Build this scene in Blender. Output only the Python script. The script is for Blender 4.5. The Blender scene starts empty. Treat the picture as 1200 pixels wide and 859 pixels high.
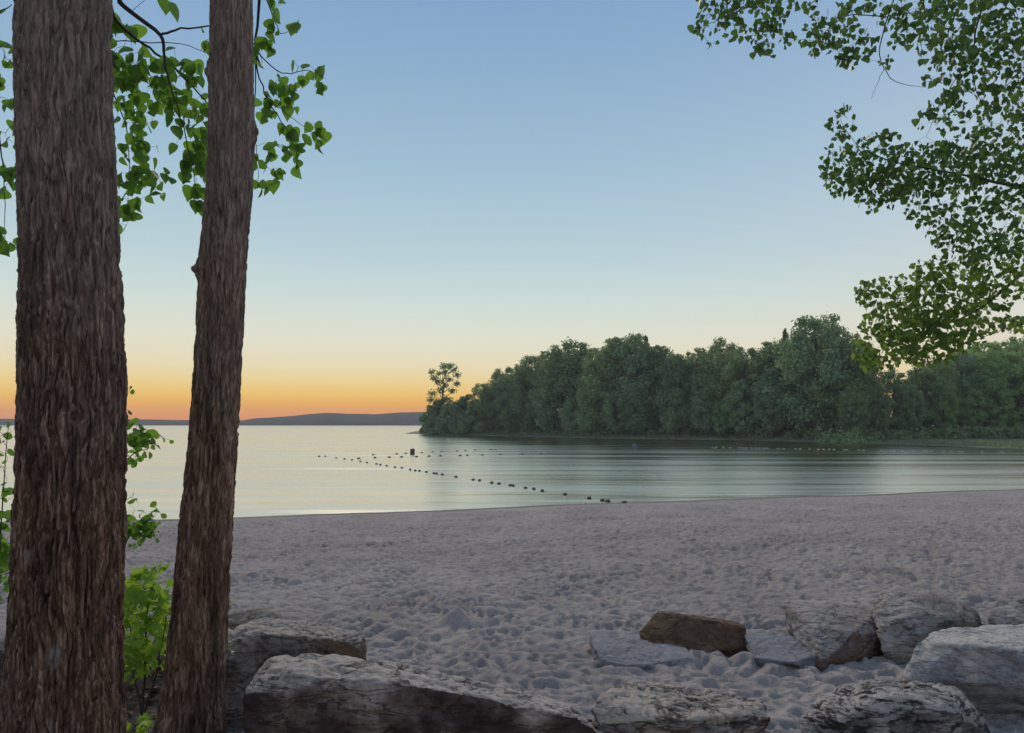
import bpy, bmesh, math, random
import numpy as np
from mathutils import Vector, Matrix

random.seed(7)
rng = np.random.default_rng(11)
sc = bpy.context.scene
C = sc.collection

# ---------------------------------------------------------------- camera
F = 942.0            # focal length in pixels of the 1200 px wide photograph
HZ = 496.0           # its horizon line
H = 2.5              # eye height above the lake
cam = bpy.data.cameras.new('camera')
cam.sensor_width = 36.0
cam.lens = F / 1200.0 * 36.0
cam.shift_y = (HZ - 429.5) / 1200.0
cam.clip_start = 0.05
cam.clip_end = 30000
cob = bpy.data.objects.new('camera', cam)
C.objects.link(cob)
cob.location = (0, 0, H)
cob.rotation_euler = (math.pi / 2, 0, 0)
sc.camera = cob

# ---------------------------------------------------------------- dusk sky
SUN_AZ = math.radians(-11.0)      # from +Y, clockwise
FILL_EL = math.radians(34.0)     # elevation of the added fill lamp, above the sky's own sun
world = bpy.data.worlds.new('World')
sc.world = world
world.use_nodes = True
nt = world.node_tree
bg = nt.nodes['Background']


def lin(c):
    return tuple(((v / 255.0) / 12.92 if v / 255.0 <= 0.04045 else ((v / 255.0 + 0.055) / 1.055) ** 2.4) for v in c)


def N(tree, kind, **kw):
    n = tree.nodes.new(kind)
    for k, v in kw.items():
        setattr(n, k, v)
    return n


def set_ramp(node, stops, mode='LINEAR'):
    cr = node.color_ramp
    cr.interpolation = mode
    while len(cr.elements) > 1:
        cr.elements.remove(cr.elements[-1])
    cr.elements[0].position = stops[0][0]
    cr.elements[0].color = (*stops[0][1], 1)
    for p, c in stops[1:]:
        e = cr.elements.new(p)
        e.color = (*c, 1)


tc = N(nt, 'ShaderNodeTexCoord')
sep = N(nt, 'ShaderNodeSeparateXYZ')
nt.links.new(tc.outputs['Generated'], sep.inputs[0])
front = N(nt, 'ShaderNodeValToRGB')
set_ramp(front, [(0.0, lin((255, 138, 26))), (0.010, lin((255, 158, 32))), (0.022, lin((255, 182, 52))), (0.036, lin((251, 206, 104))),
                 (0.052, lin((245, 219, 152))), (0.070, lin((239, 226, 186))), (0.100, lin((230, 229, 208))),
                 (0.150, lin((209, 224, 219))), (0.204, lin((188, 211, 218))), (0.30, lin((163, 194, 213))),
                 (0.387, lin((146, 179, 208))), (0.466, lin((132, 167, 204))), (0.65, lin((126, 160, 201))), (1.0, lin((128, 156, 196)))])
back = N(nt, 'ShaderNodeValToRGB')
set_ramp(back, [(0.0, lin((226, 180, 150))), (0.05, lin((230, 208, 184))), (0.12, lin((224, 218, 208))), (0.25, lin((206, 212, 222))),
                (0.45, lin((172, 190, 216))), (0.7, lin((140, 166, 204))), (1.0, lin((128, 156, 196)))])
nt.links.new(sep.outputs['Z'], front.inputs[0])
nt.links.new(sep.outputs['Z'], back.inputs[0])
flat = N(nt, 'ShaderNodeVectorMath', operation='MULTIPLY')
flat.inputs[1].default_value = (1, 1, 0)
nt.links.new(tc.outputs['Generated'], flat.inputs[0])
nrm = N(nt, 'ShaderNodeVectorMath', operation='NORMALIZE')
nt.links.new(flat.outputs[0], nrm.inputs[0])
dot = N(nt, 'ShaderNodeVectorMath', operation='DOT_PRODUCT')
dot.inputs[1].default_value = (math.sin(SUN_AZ), math.cos(SUN_AZ), 0)
nt.links.new(nrm.outputs[0], dot.inputs[0])
mr = N(nt, 'ShaderNodeMapRange', interpolation_type='SMOOTHSTEP')
mr.inputs['From Min'].default_value = 0.45
mr.inputs['From Max'].default_value = 1.0
nt.links.new(dot.outputs['Value'], mr.inputs['Value'])
mixs = N(nt, 'ShaderNodeMix', data_type='RGBA')
nt.links.new(mr.outputs[0], mixs.inputs['Factor'])
nt.links.new(back.outputs[0], mixs.inputs['A'])
nt.links.new(front.outputs[0], mixs.inputs['B'])
sky = N(nt, 'ShaderNodeTexSky', sky_type='NISHITA')
sky.sun_disc = False
sky.sun_elevation = math.radians(-1.5)
sky.sun_rotation = SUN_AZ
sky.ozone_density = 2.0
mixn = N(nt, 'ShaderNodeMix', data_type='RGBA')
mixn.inputs['Factor'].default_value = 0.03
nt.links.new(mixs.outputs['Result'], mixn.inputs['A'])
nt.links.new(sky.outputs[0], mixn.inputs['B'])
nt.links.new(mixn.outputs['Result'], bg.inputs[0])
bg.inputs[1].default_value = 1.0

fill_sun = bpy.data.lights.new('fill_sun', 'SUN')  # added fill for sand, rock tops and leaves; the sky's sun is set
fill_sun.energy = 1.8
fill_sun.angle = math.radians(6)
fill_sun.color = (1.0, 0.82, 0.64)
sob = bpy.data.objects.new('fill_sun', fill_sun)
C.objects.link(sob)
sd = Vector((math.sin(SUN_AZ) * math.cos(FILL_EL), math.cos(SUN_AZ) * math.cos(FILL_EL), math.sin(FILL_EL)))
sob.rotation_euler = sd.to_track_quat('Z', 'Y').to_euler()
sob.location = (0, 60, 30)

sc.view_settings.view_transform = 'Standard'
sc.view_settings.look = 'None'
sc.view_settings.exposure = 0.0
sc.view_settings.gamma = 1.0
sc.cycles.max_bounces = 8
sc.cycles.diffuse_bounces = 3
sc.cycles.glossy_bounces = 3
sc.cycles.transmission_bounces = 4
sc.cycles.volume_bounces = 0


# ---------------------------------------------------------------- helpers
def P(px, py, d):
    return Vector(((px - 600.0) / F * d, d, H + (HZ - py) / F * d))


_perm = rng.permutation(256)
_perm = np.concatenate([_perm, _perm, _perm])
_grad = rng.normal(size=(256, 3))
_grad /= np.linalg.norm(_grad, axis=1)[:, None]
_feat = rng.random((256, 3))


def hash3(i):
    i = i & 255
    return _perm[_perm[_perm[i[:, 0]] + i[:, 1]] + i[:, 2]]


def perlin(p):
    i = np.floor(p).astype(np.int64)
    f = p - i
    u = f * f * f * (f * (f * 6 - 15) + 10)
    out = np.zeros(len(p))
    for dx in (0, 1):
        wx = u[:, 0] if dx else 1 - u[:, 0]
        for dy in (0, 1):
            wy = u[:, 1] if dy else 1 - u[:, 1]
            for dz in (0, 1):
                wz = u[:, 2] if dz else 1 - u[:, 2]
                o = np.array((dx, dy, dz))
                g = _grad[hash3(i + o)]
                out += wx * wy * wz * np.einsum('ij,ij->i', g, f - o)
    return out * 1.6


def fbm(p, octv=4, gain=0.5):
    a, s, t = 1.0, 0.0, 0.0
    p = np.array(p, dtype=float)
    for k in range(octv):
        s = s + a * perlin(p + 17.3 * k)
        t += a
        a *= gain
        p = p * 2.03
    return s / t


def worley(p, flat2d=False):
    i = np.floor(p).astype(np.int64)
    f1 = np.full(len(p), 9.0)
    f2 = np.full(len(p), 9.0)
    zs = (0,) if flat2d else (-1, 0, 1)
    for dx in (-1, 0, 1):
        for dy in (-1, 0, 1):
            for dz in zs:
                c = i + np.array((dx, dy, dz))
                q = c + _feat[hash3(c)]
                if flat2d:
                    d = np.hypot(q[:, 0] - p[:, 0], q[:, 1] - p[:, 1])
                else:
                    d = np.linalg.norm(q - p, axis=1)
                f2 = np.minimum(f2, np.maximum(f1, d))
                f1 = np.minimum(f1, d)
    return f1, f2


def sstep(a, b, x):
    t = np.clip((x - a) / (b - a), 0, 1)
    return t * t * (3 - 2 * t)


def mesh_np(name, v, faces, smooth=True):
    """faces: (n,3) or (n,4) int array, or list of such arrays"""
    me = bpy.data.meshes.new(name)
    v = np.asarray(v, dtype=np.float32)
    if not isinstance(faces, list):
        faces = [faces]
    faces = [np.asarray(f, dtype=np.int32) for f in faces if len(f)]
    loops = np.concatenate([f.ravel() for f in faces])
    tot = np.concatenate([np.full(len(f), f.shape[1], dtype=np.int32) for f in faces])
    st = np.concatenate([[0], np.cumsum(tot)[:-1]]).astype(np.int32)
    me.vertices.add(len(v))
    me.vertices.foreach_set('co', v.ravel())
    me.loops.add(len(loops))
    me.loops.foreach_set('vertex_index', loops)
    me.polygons.add(len(tot))
    me.polygons.foreach_set('loop_start', st)
    me.polygons.foreach_set('loop_total', tot)
    me.update(calc_edges=True)
    if smooth:
        me.polygons.foreach_set('use_smooth', np.ones(len(tot), dtype=bool))
    return me


def obj(name, me, mat=None, parent=None):
    o = bpy.data.objects.new(name, me)
    C.objects.link(o)
    if mat is not None and me is not None and not me.materials:
        me.materials.append(mat)
    if parent is not None:
        o.parent = parent
    return o


def tag(o, label, cat, group=None):
    o['label'] = label
    o['category'] = cat
    if group:
        o['group'] = group
    return o


def thing(name, label, cat, loc=(0, 0, 0), group=None):
    o = bpy.data.objects.new(name, None)
    C.objects.link(o)
    o.location = loc
    o.empty_display_size = 0.2
    return tag(o, label, cat, group)


def struct(name, me, mat):
    o = obj(name, me, mat)
    o['kind'] = 'structure'
    return o


def grid_faces(nr, nc, wrap=False):
    r = np.arange(nr - 1)[:, None]
    c = np.arange(nc if wrap else nc - 1)[None, :]
    c2 = (c + 1) % nc
    a = r * nc + c
    b = r * nc + c2
    d = (r + 1) * nc + c
    e = (r + 1) * nc + c2
    return np.stack([a, b, e, d], axis=-1).reshape(-1, 4)


class Tubes:
    """collects tapered tubes into one mesh"""

    def __init__(self):
        self.v, self.f, self.n = [], [], 0

    def add(self, pts, radii, sides=6):
        pts = [Vector(p) for p in pts]
        rings = []
        up = Vector((0.31, 0.17, 0.93)).normalized()
        for k, p in enumerate(pts):
            a = pts[max(0, k - 1)]
            b = pts[min(len(pts) - 1, k + 1)]
            t = (b - a)
            t = t.normalized() if t.length > 1e-9 else Vector((0, 0, 1))
            s = t.cross(up)
            if s.length < 1e-3:
                s = t.cross(Vector((1, 0, 0)))
            s.normalize()
            w = t.cross(s)
            rings.append([p + (s * math.cos(q) + w * math.sin(q)) * radii[k]
                          for q in [2 * math.pi * j / sides for j in range(sides)]])
        base = self.n
        for rg in rings:
            self.v += [tuple(x) for x in rg]
        self.n += len(rings) * sides
        self.f.append(grid_faces(len(rings), sides, True) + base)
        return self

    def mesh(self, name):
        return mesh_np(name, np.array(self.v), [np.concatenate(self.f)])


# ---------------------------------------------------------------- materials
def mat_new(name):
    m = bpy.data.materials.new(name)
    m.use_nodes = True
    t = m.node_tree
    b = t.nodes['Principled BSDF']
    b.inputs['Specular IOR Level'].default_value = 0.3
    return m, t, b


def noise(t, scale, detail=4, rough=0.55, vec=None, dist=0.0):
    n = N(t, 'ShaderNodeTexNoise')
    n.inputs['Scale'].default_value = scale
    n.inputs['Detail'].default_value = detail
    n.inputs['Roughness'].default_value = rough
    n.inputs['Distortion'].default_value = dist
    if vec is not None:
        t.links.new(vec, n.inputs['Vector'])
    return n


def mapping(t, scale=(1, 1, 1), rot=(0, 0, 0), src='Object'):
    c = N(t, 'ShaderNodeTexCoord')
    m = N(t, 'ShaderNodeMapping')
    m.inputs['Scale'].default_value = scale
    m.inputs['Rotation'].default_value = rot
    t.links.new(c.outputs[src], m.inputs['Vector'])
    return m.outputs[0]


def ramp(t, src, stops, mode='LINEAR'):
    r = N(t, 'ShaderNodeValToRGB')
    set_ramp(r, stops, mode)
    t.links.new(src, r.inputs[0])
    return r.outputs[0]


def g(v):
    return (v, v, v)


def mix(t, fac, a, b, blend='MIX'):
    m = N(t, 'ShaderNodeMix', data_type='RGBA', blend_type=blend)
    for key, val in (('Factor', fac), ('A', a), ('B', b)):
        if isinstance(val, (int, float)):
            m.inputs[key].default_value = val
        elif isinstance(val, tuple):
            m.inputs[key].default_value = (*val, 1)
        else:
            t.links.new(val, m.inputs[key])
    return m.outputs['Result']


def bump(t, b, height, strength, dist, prev=None):
    n = N(t, 'ShaderNodeBump')
    n.inputs['Strength'].default_value = strength
    n.inputs['Distance'].default_value = dist
    t.links.new(height, n.inputs['Height'])
    if prev is not None:
        t.links.new(prev, n.inputs['Normal'])
    t.links.new(n.outputs[0], b.inputs['Normal'])
    return n.outputs[0]


def leaf_mat(name, c1, c2, trans=0.5, tcol=None, rough=0.5, scale=14.0):
    m, t, b = mat_new(name)
    oi = N(t, 'ShaderNodeObjectInfo')
    n = noise(t, scale, 2, 0.5, mapping(t))
    a = N(t, 'ShaderNodeMath', operation='ADD')
    t.links.new(oi.outputs['Random'], a.inputs[0])
    t.links.new(n.outputs[0], a.inputs[1])
    h = N(t, 'ShaderNodeMath', operation='MULTIPLY')
    h.inputs[1].default_value = 0.5
    t.links.new(a.outputs[0], h.inputs[0])
    col = ramp(t, h.outputs[0], [(0.2, c1), (0.8, c2)])
    t.links.new(col, b.inputs['Base Color'])
    b.inputs['Roughness'].default_value = rough
    tr = N(t, 'ShaderNodeBsdfTranslucent')
    if tcol:
        t.links.new(mix(t, 0.5, col, tcol), tr.inputs[0])
    else:
        t.links.new(col, tr.inputs[0])
    ms = N(t, 'ShaderNodeMixShader')
    ms.inputs[0].default_value = trans
    t.links.new(b.outputs[0], ms.inputs[1])
    t.links.new(tr.outputs[0], ms.inputs[2])
    t.links.new(ms.outputs[0], t.nodes['Material Output'].inputs[0])
    return m


def bark_mat(name, c1, c2, c3, zs=0.12, grey=(0.255, 0.218, 0.185), scar=None):
    """furrowed bark: reddish below, greyer and smoother higher up the bole, with lichen flecks"""
    m, t, b = mat_new(name)
    v = mapping(t, (1, 1, zs))
    n1 = noise(t, 70, 5, 0.62, mapping(t, (1, 1, zs * 0.85)), 0.2)
    n0 = noise(t, 15, 4, 0.6, v, 0.5)
    n2 = noise(t, 3.0, 4, 0.6, mapping(t, (1, 1, 0.5)))
    n3 = noise(t, 140, 4, 0.7, mapping(t, (1, 1, 0.35)))
    n4 = noise(t, 9.0, 4, 0.6, mapping(t, (1, 1, 0.6)))
    c = ramp(t, n1.outputs[0], [(0.33, c1), (0.50, c2), (0.66, c3)])
    c = mix(t, 1.0, c, ramp(t, n0.outputs[0], [(0.34, g(0.42)), (0.66, g(1.45))]), 'MULTIPLY')
    hx = N(t, 'ShaderNodeTexCoord')
    sx = N(t, 'ShaderNodeSeparateXYZ')
    t.links.new(hx.outputs['Object'], sx.inputs[0])
    ad = N(t, 'ShaderNodeMath', operation='MULTIPLY_ADD')
    ad.inputs[1].default_value = 1.6
    t.links.new(n2.outputs[0], ad.inputs[0])
    t.links.new(sx.outputs['Z'], ad.inputs[2])
    up = ramp(t, sc01(t, ad.outputs[0], 3.0, 4.6), [(0.0, g(0)), (1.0, g(0.72))])
    gc = mix(t, 1.0, grey, ramp(t, n1.outputs[0], [(0.33, g(0.45)), (0.62, g(1.35))]), 'MULTIPLY')
    c = mix(t, up, c, gc)
    c = mix(t, ramp(t, n4.outputs[0], [(0.66, g(0)), (0.74, g(0.55))]), c, (0.25, 0.24, 0.21))
    for (pt, r_) in (scar or ()):
        ds = N(t, 'ShaderNodeVectorMath', operation='SUBTRACT')
        ds.inputs[1].default_value = pt
        t.links.new(hx.outputs['Object'], ds.inputs[0])
        sc_ = N(t, 'ShaderNodeVectorMath', operation='MULTIPLY')
        sc_.inputs[1].default_value = (1 / r_, 0.25 / r_, 0.55 / r_)
        t.links.new(ds.outputs[0], sc_.inputs[0])
        ln = N(t, 'ShaderNodeVectorMath', operation='LENGTH')
        t.links.new(sc_.outputs[0], ln.inputs[0])
        aq = N(t, 'ShaderNodeMath', operation='ADD')
        t.links.new(ln.outputs['Value'], aq.inputs[0])
        t.links.new(n4.outputs[0], aq.inputs[1])
        c = mix(t, ramp(t, aq.outputs[0], [(0.0, g(0.8)), (0.9, g(0.8)), (1.0, g(0))]) if False else ramp(t, sc01(t, aq.outputs[0], 1.1, 1.6), [(0, g(0.8)), (1, g(0))]), c, (0.30, 0.26, 0.22))
    t.links.new(c, b.inputs['Base Color'])
    b.inputs['Roughness'].default_value = 0.92
    b.inputs['Specular IOR Level'].default_value = 0.12
    k = bump(t, b, n1.outputs[0], 0.8, 0.025)
    bump(t, b, n3.outputs[0], 0.5, 0.004, k)
    return m


def sc01(t, src, lo, hi):
    r = N(t, 'ShaderNodeMapRange')
    r.inputs['From Min'].default_value = lo
    r.inputs['From Max'].default_value = hi
    t.links.new(src, r.inputs['Value'])
    return r.outputs[0]


def rock_mat(name, base, pale, dark, stain, stain_amt=0.5, streak=0.5, rot=(0.3, 0.2, 0.1), pale_top=0.5, sc_=1.0, sdir=(0, 0, 0), soff=0.0, sw=0.0):
    m, t, b = mat_new(name)
    v0 = mapping(t)
    vs = mapping(t, (1.0, 1.0, 4.5), rot)
    n1 = noise(t, 3.2 * sc_, 6, 0.6, v0)
    n2 = noise(t, 9 * sc_, 6, 0.65, vs, 0.6)
    n3 = noise(t, 2.1 * sc_, 3, 0.55, v0, 0.3)
    n4 = noise(t, 110, 4, 0.75, v0)
    n5 = noise(t, 32, 5, 0.7, v0, 0.3)
    c = ramp(t, n1.outputs[0], [(0.36, dark), (0.48, base), (0.63, pale)])
    sv = ramp(t, n2.outputs[0], [(0.36 + sw, g(1)), (0.45 + sw, g(0))])
    sm = N(t, 'ShaderNodeMath', operation='MULTIPLY')
    sm.inputs[1].default_value = streak
    t.links.new(sv, sm.inputs[0])
    # paler colour where the stone's surface faces up
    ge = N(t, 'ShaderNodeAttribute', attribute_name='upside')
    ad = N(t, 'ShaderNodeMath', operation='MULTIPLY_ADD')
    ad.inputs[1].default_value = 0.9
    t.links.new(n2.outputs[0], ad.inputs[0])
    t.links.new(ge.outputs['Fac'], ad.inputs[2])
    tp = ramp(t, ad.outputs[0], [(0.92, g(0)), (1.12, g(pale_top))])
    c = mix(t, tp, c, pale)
    dp = N(t, 'ShaderNodeVectorMath', operation='DOT_PRODUCT')
    dp.inputs[1].default_value = sdir
    t.links.new(v0, dp.inputs[0])
    sa = N(t, 'ShaderNodeMath', operation='ADD')
    t.links.new(n3.outputs[0], sa.inputs[0])
    t.links.new(dp.outputs['Value'], sa.inputs[1])
    sb = N(t, 'ShaderNodeMath', operation='ADD', use_clamp=True)
    sb.inputs[1].default_value = soff
    t.links.new(sa.outputs[0], sb.inputs[0])
    st = ramp(t, sb.outputs[0], [(0.62 - 0.3 * stain_amt, g(0)), (0.72 - 0.3 * stain_amt, g(min(1.0, 0.25 + stain_amt)))])
    inv = N(t, 'ShaderNodeMath', operation='SUBTRACT')
    inv.inputs[0].default_value = 1.0
    t.links.new(tp, inv.inputs[1])
    ml = N(t, 'ShaderNodeMath', operation='MULTIPLY')
    t.links.new(st, ml.inputs[0])
    t.links.new(inv.outputs[0], ml.inputs[1])
    c = mix(t, ml.outputs[0], c, stain)
    c = mix(t, sm.outputs[0], c, dark)
    # fissures that run with the bedding, and a few across it
    n6 = noise(t, 2.6 * sc_, 6, 0.52, vs, 0.8)
    n7 = noise(t, 2.2 * sc_, 5, 0.5, v0, 0.5)
    for nn_, w_, am in ((n6, 0.009, 0.8), (n7, 0.004, 0.5)):
        fi = ramp(t, nn_.outputs[0], [(0.5 - 2 * w_, g(0)), (0.5 - w_ * 0.5, g(am)), (0.5 + w_ * 0.5, g(am)), (0.5 + 2 * w_, g(0))])
        c = mix(t, fi, c, tuple(x * 0.8 for x in dark))
    sp = ramp(t, n5.outputs[0], [(0.3, g(0.75)), (0.7, g(1.2))])
    c = mix(t, 1.0, c, sp, 'MULTIPLY')
    t.links.new(c, b.inputs['Base Color'])
    b.inputs['Roughness'].default_value = 0.88
    k = bump(t, b, n2.outputs[0], 0.6, 0.03)
    k = bump(t, b, n1.outputs[0], 0.5, 0.03, k)
    k = bump(t, b, n6.outputs[0], 0.7, 0.04, k)
    k = bump(t, b, n5.outputs[0], 0.6, 0.015, k)
    bump(t, b, n4.outputs[0], 0.6, 0.005, k)
    return m


def plain(name, col, rough=0.8, var=0.15, scale=8.0, spec=0.3):
    m, t, b = mat_new(name)
    n = noise(t, scale, 4, 0.6, mapping(t))
    lo = tuple(x * (1 - var) for x in col)
    hi = tuple(x * (1 + var) for x in col)
    t.links.new(ramp(t, n.outputs[0], [(0.3, lo), (0.7, hi)]), b.inputs['Base Color'])
    b.inputs['Roughness'].default_value = rough
    b.inputs['Specular IOR Level'].default_value = spec
    bump(t, b, n.outputs[0], 0.2, 0.01)
    return m


# ---------------------------------------------------------------- beach
SH = np.array([(-400, 2.0), (-120, 5.0), (-45, 12.5), (-20, 18.6), (-10.0, 20.9), (-7.5, 21.45), (-3.6, 22.65), (2.66, 25.0), (8.6, 27.1), (19.5, 30.6),
               (30, 34.0), (45, 38.0), (60, 41), (90, 46), (400, 70)])


def shore_y(x):
    y = np.interp(x, SH[:, 0], SH[:, 1])
    return y + 0.12 * np.sin(x * 0.9) + 0.10 * np.sin(x * 0.37 + 1.0)


def beach_base(x, y):
    s = (shore_y(x) - y) * 0.95
    up = 0.052 * np.minimum(s, 12) + 0.30 * (1 - np.exp(-np.maximum(s - 12, 0) / 5.5))
    return np.where(s < 0, 0.16 * s, up)


def beach_z(x, y, fine=True):
    x = np.atleast_1d(np.asarray(x, float))
    y = np.atleast_1d(np.asarray(y, float))
    z = beach_base(x, y)
    s = shore_y(x) - y
    r = np.hypot(x, y)
    p = np.stack([x, y, np.zeros_like(x)], 1)
    z = z + 0.05 * fbm(p * 0.35 + 4.0, 2) * sstep(0.3, 5, s)
    # two small heaps of sand
    for (hx, hy, hr, hh) in HEAPS:
        q = np.hypot((x - hx) / hr, (y - hy) / (hr * 0.8))
        z = z + hh * np.clip(1 - q, 0, 1) ** 1.15
    if fine:
        soil = sstep(0.35, -0.25, x - soil_edge(y)) * sstep(6.6, 5.6, y)
        dry = sstep(0.4, 3.0, s)
        wp = p + 0.10 * np.stack([perlin(p * 3.1), perlin(p * 3.1 + 31), np.zeros_like(x)], 1)
        f1, f2 = worley(wp * np.array((5.4, 5.4, 1)), True)
        pit = 0.65 * sstep(0.03, 0.58, f1) ** 0.9
        g1, g2 = worley(wp * np.array((10.0, 9.0, 1)) + 50, True)
        pit2 = 0.65 * sstep(0.03, 0.60, g1)
        heap = sum(np.exp(-((x - q_[0]) ** 2 + (y - q_[1]) ** 2) / ((q_[2] * 1.5) ** 2)) for q_ in HEAPS[:2])
        amp = (1 - 0.75 * np.clip(heap, 0, 1)) * (0.55 + 0.9 * np.clip(fbm(p * 0.8 + 9, 2) + 0.3, 0, 1))
        z = z + dry * (1 - 0.8 * soil) * amp * (0.078 * (pit - 0.35) * (0.4 + 1.2 * np.clip(0.5 + fbm(p * 2.4, 2), 0, 1)) + 0.078 * (pit2 - 0.35) * (0.4 + 1.2 * np.clip(0.5 + fbm(p * 3.1 + 40, 2), 0, 1))) * sstep(45, 20, r)
        z = z + 0.010 * fbm(p * 9, 3) * dry
        z = z + soil * 0.03 * fbm(p * 6 + 3, 3)
    return z


def soil_edge(y):
    return -1.35 - 0.10 * np.asarray(y) + 0.15 * np.sin(np.asarray(y) * 2.3)


HEAPS = []
for (px, py, w_, hh) in ((537, 733, 30, 0.15), (466, 724, 18, 0.06), (905, 832, 20, 0.02)):
    dd = 6.2
    for _ in range(12):
        dd = (H - float(beach_base(np.array([(px - 600) / F * dd]), np.array([dd]))[0])) * F / (py - HZ)
    HEAPS.append(((px - 600) / F * dd, dd, w_ / F * dd, hh))

ang = np.concatenate([np.radians(np.linspace(-180, -39, 30))[:-1], np.radians(np.linspace(-39, 39, 690)), np.radians(np.linspace(39, 180, 30))[1:-1]])
rad = np.concatenate([[0.02, 0.5], np.geomspace(2.4, 40, 650), [46, 60, 80, 120, 200, 320]])
RR, AA = np.meshgrid(rad, ang, indexing='ij')
bx_, by_ = (RR * np.sin(AA)).ravel(), (RR * np.cos(AA)).ravel()
bz_ = beach_z(bx_, by_)
bz_ = np.maximum(bz_, -3.0)
me = mesh_np('beach', np.stack([bx_, by_, bz_], 1), grid_faces(len(rad), len(ang), True)[:, ::-1])

m, t, b = mat_new('sand')
v0 = mapping(t)
na = noise(t, 0.7, 4, 0.55, v0)
nb = noise(t, 240, 3, 0.7, v0)
nc = noise(t, 38, 4, 0.7, v0)
nd = noise(t, 60, 2, 0.5, v0)
col = ramp(t, na.outputs[0], [(0.3, (0.322, 0.287, 0.258)), (0.7, (0.412, 0.369, 0.334))])
col = mix(t, 1.0, col, ramp(t, nb.outputs[0], [(0.25, g(0.70)), (0.7, g(1.15))]), 'MULTIPLY')
col = mix(t, ramp(t, nd.outputs[0], [(0.26, g(0.7)), (0.31, g(0))]), col, (0.10, 0.085, 0.075))
# damp sand along the waterline and dark soil under the trees (masks made from the position)
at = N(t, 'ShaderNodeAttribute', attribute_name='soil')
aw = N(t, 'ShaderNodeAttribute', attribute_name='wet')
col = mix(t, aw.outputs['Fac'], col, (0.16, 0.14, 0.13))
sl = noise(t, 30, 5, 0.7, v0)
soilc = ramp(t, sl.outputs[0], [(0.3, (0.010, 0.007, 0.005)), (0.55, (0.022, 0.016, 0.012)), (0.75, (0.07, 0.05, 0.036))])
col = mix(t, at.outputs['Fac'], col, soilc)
t.links.new(col, b.inputs['Base Color'])
b.inputs['Roughness'].default_value = 0.95
b.inputs['Specular IOR Level'].default_value = 0.1
vo = N(t, 'ShaderNodeTexVoronoi', feature='SMOOTH_F1')
vo.inputs['Scale'].default_value = 11
vo.inputs['Smoothness'].default_value = 0.25
wv = noise(t, 5, 3, 0.5, v0)
wa = N(t, 'ShaderNodeVectorMath', operation='MULTIPLY_ADD')
wa.inputs[1].default_value = (0.12, 0.12, 0.0)
t.links.new(wv.outputs['Color'], wa.inputs[0])
t.links.new(v0, wa.inputs[2])
t.links.new(wa.outputs[0], vo.inputs['Vector'])
k = bump(t, b, vo.outputs['Distance'], 0.6, 0.07)
k = bump(t, b, nc.outputs[0], 0.8, 0.035, k)
bump(t, b, nb.outputs[0], 0.3, 0.003, k)
M_sand = m
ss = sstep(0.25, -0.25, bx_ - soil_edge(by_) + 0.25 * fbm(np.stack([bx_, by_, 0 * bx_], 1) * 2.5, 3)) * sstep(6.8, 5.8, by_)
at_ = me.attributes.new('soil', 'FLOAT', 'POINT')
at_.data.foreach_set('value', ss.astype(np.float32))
wet = sstep(1.3, 0.3, shore_y(bx_) - by_ + 0.5 * fbm(np.stack([bx_, by_, 0 * bx_], 1) * 0.7, 3))
at_ = me.attributes.new('wet', 'FLOAT', 'POINT')
at_.data.foreach_set('value', (wet * 0.85).astype(np.float32))
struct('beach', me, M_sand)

# ---------------------------------------------------------------- lake
xs = np.concatenate([-np.geomspace(1800, 60, 20), np.linspace(-50, 50, 21), np.geomspace(60, 1800, 20)])
ys = np.concatenate([np.linspace(4, 200, 60), np.geomspace(210, 1330, 24)])
YY, XX = np.meshgrid(ys, xs, indexing='ij')
me = mesh_np('lake', np.stack([XX.ravel(), YY.ravel(), 0 * XX.ravel()], 1), grid_faces(len(ys), len(xs)))
m, t, b = mat_new('water')
b.inputs['Base Color'].default_value = (0.16, 0.145, 0.115, 1)
b.inputs['IOR'].default_value = 1.33
b.inputs['Specular IOR Level'].default_value = 0.5
w1 = noise(t, 1.0, 4, 0.55, mapping(t, (0.035, 0.30, 1), (0, 0, 0.06)), 0.5)
w2 = noise(t, 1.0, 4, 0.6, mapping(t, (0.35, 1.3, 1), (0, 0, -0.05)))
w3 = noise(t, 1.0, 3, 0.5, mapping(t, (0.03, 0.30, 1), (0, 0, 0.05)), 0.8)
rg = ramp(t, w3.outputs[0], [(0.34, g(0.225)), (0.66, g(0.32))])
b.inputs['Roughness'].default_value = 0.08
k = bump(t, b, w1.outputs[0], 0.19, 0.35)
k = bump(t, b, w2.outputs[0], 0.20, 0.10, k)
gl = N(t, 'ShaderNodeBsdfGlossy', distribution='BECKMANN')
gl.inputs['Color'].default_value = (0.99, 0.93, 0.83, 1)
t.links.new(rg, gl.inputs['Roughness'])
t.links.new(k, gl.inputs['Normal'])
ms = N(t, 'ShaderNodeMixShader')
ms.inputs[0].default_value = 0.88
t.links.new(b.outputs[0], ms.inputs[1])
t.links.new(gl.outputs[0], ms.inputs[2])
t.links.new(ms.outputs[0], t.nodes['Material Output'].inputs[0])
M_water = m
struct('lake', me, M_water)

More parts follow.
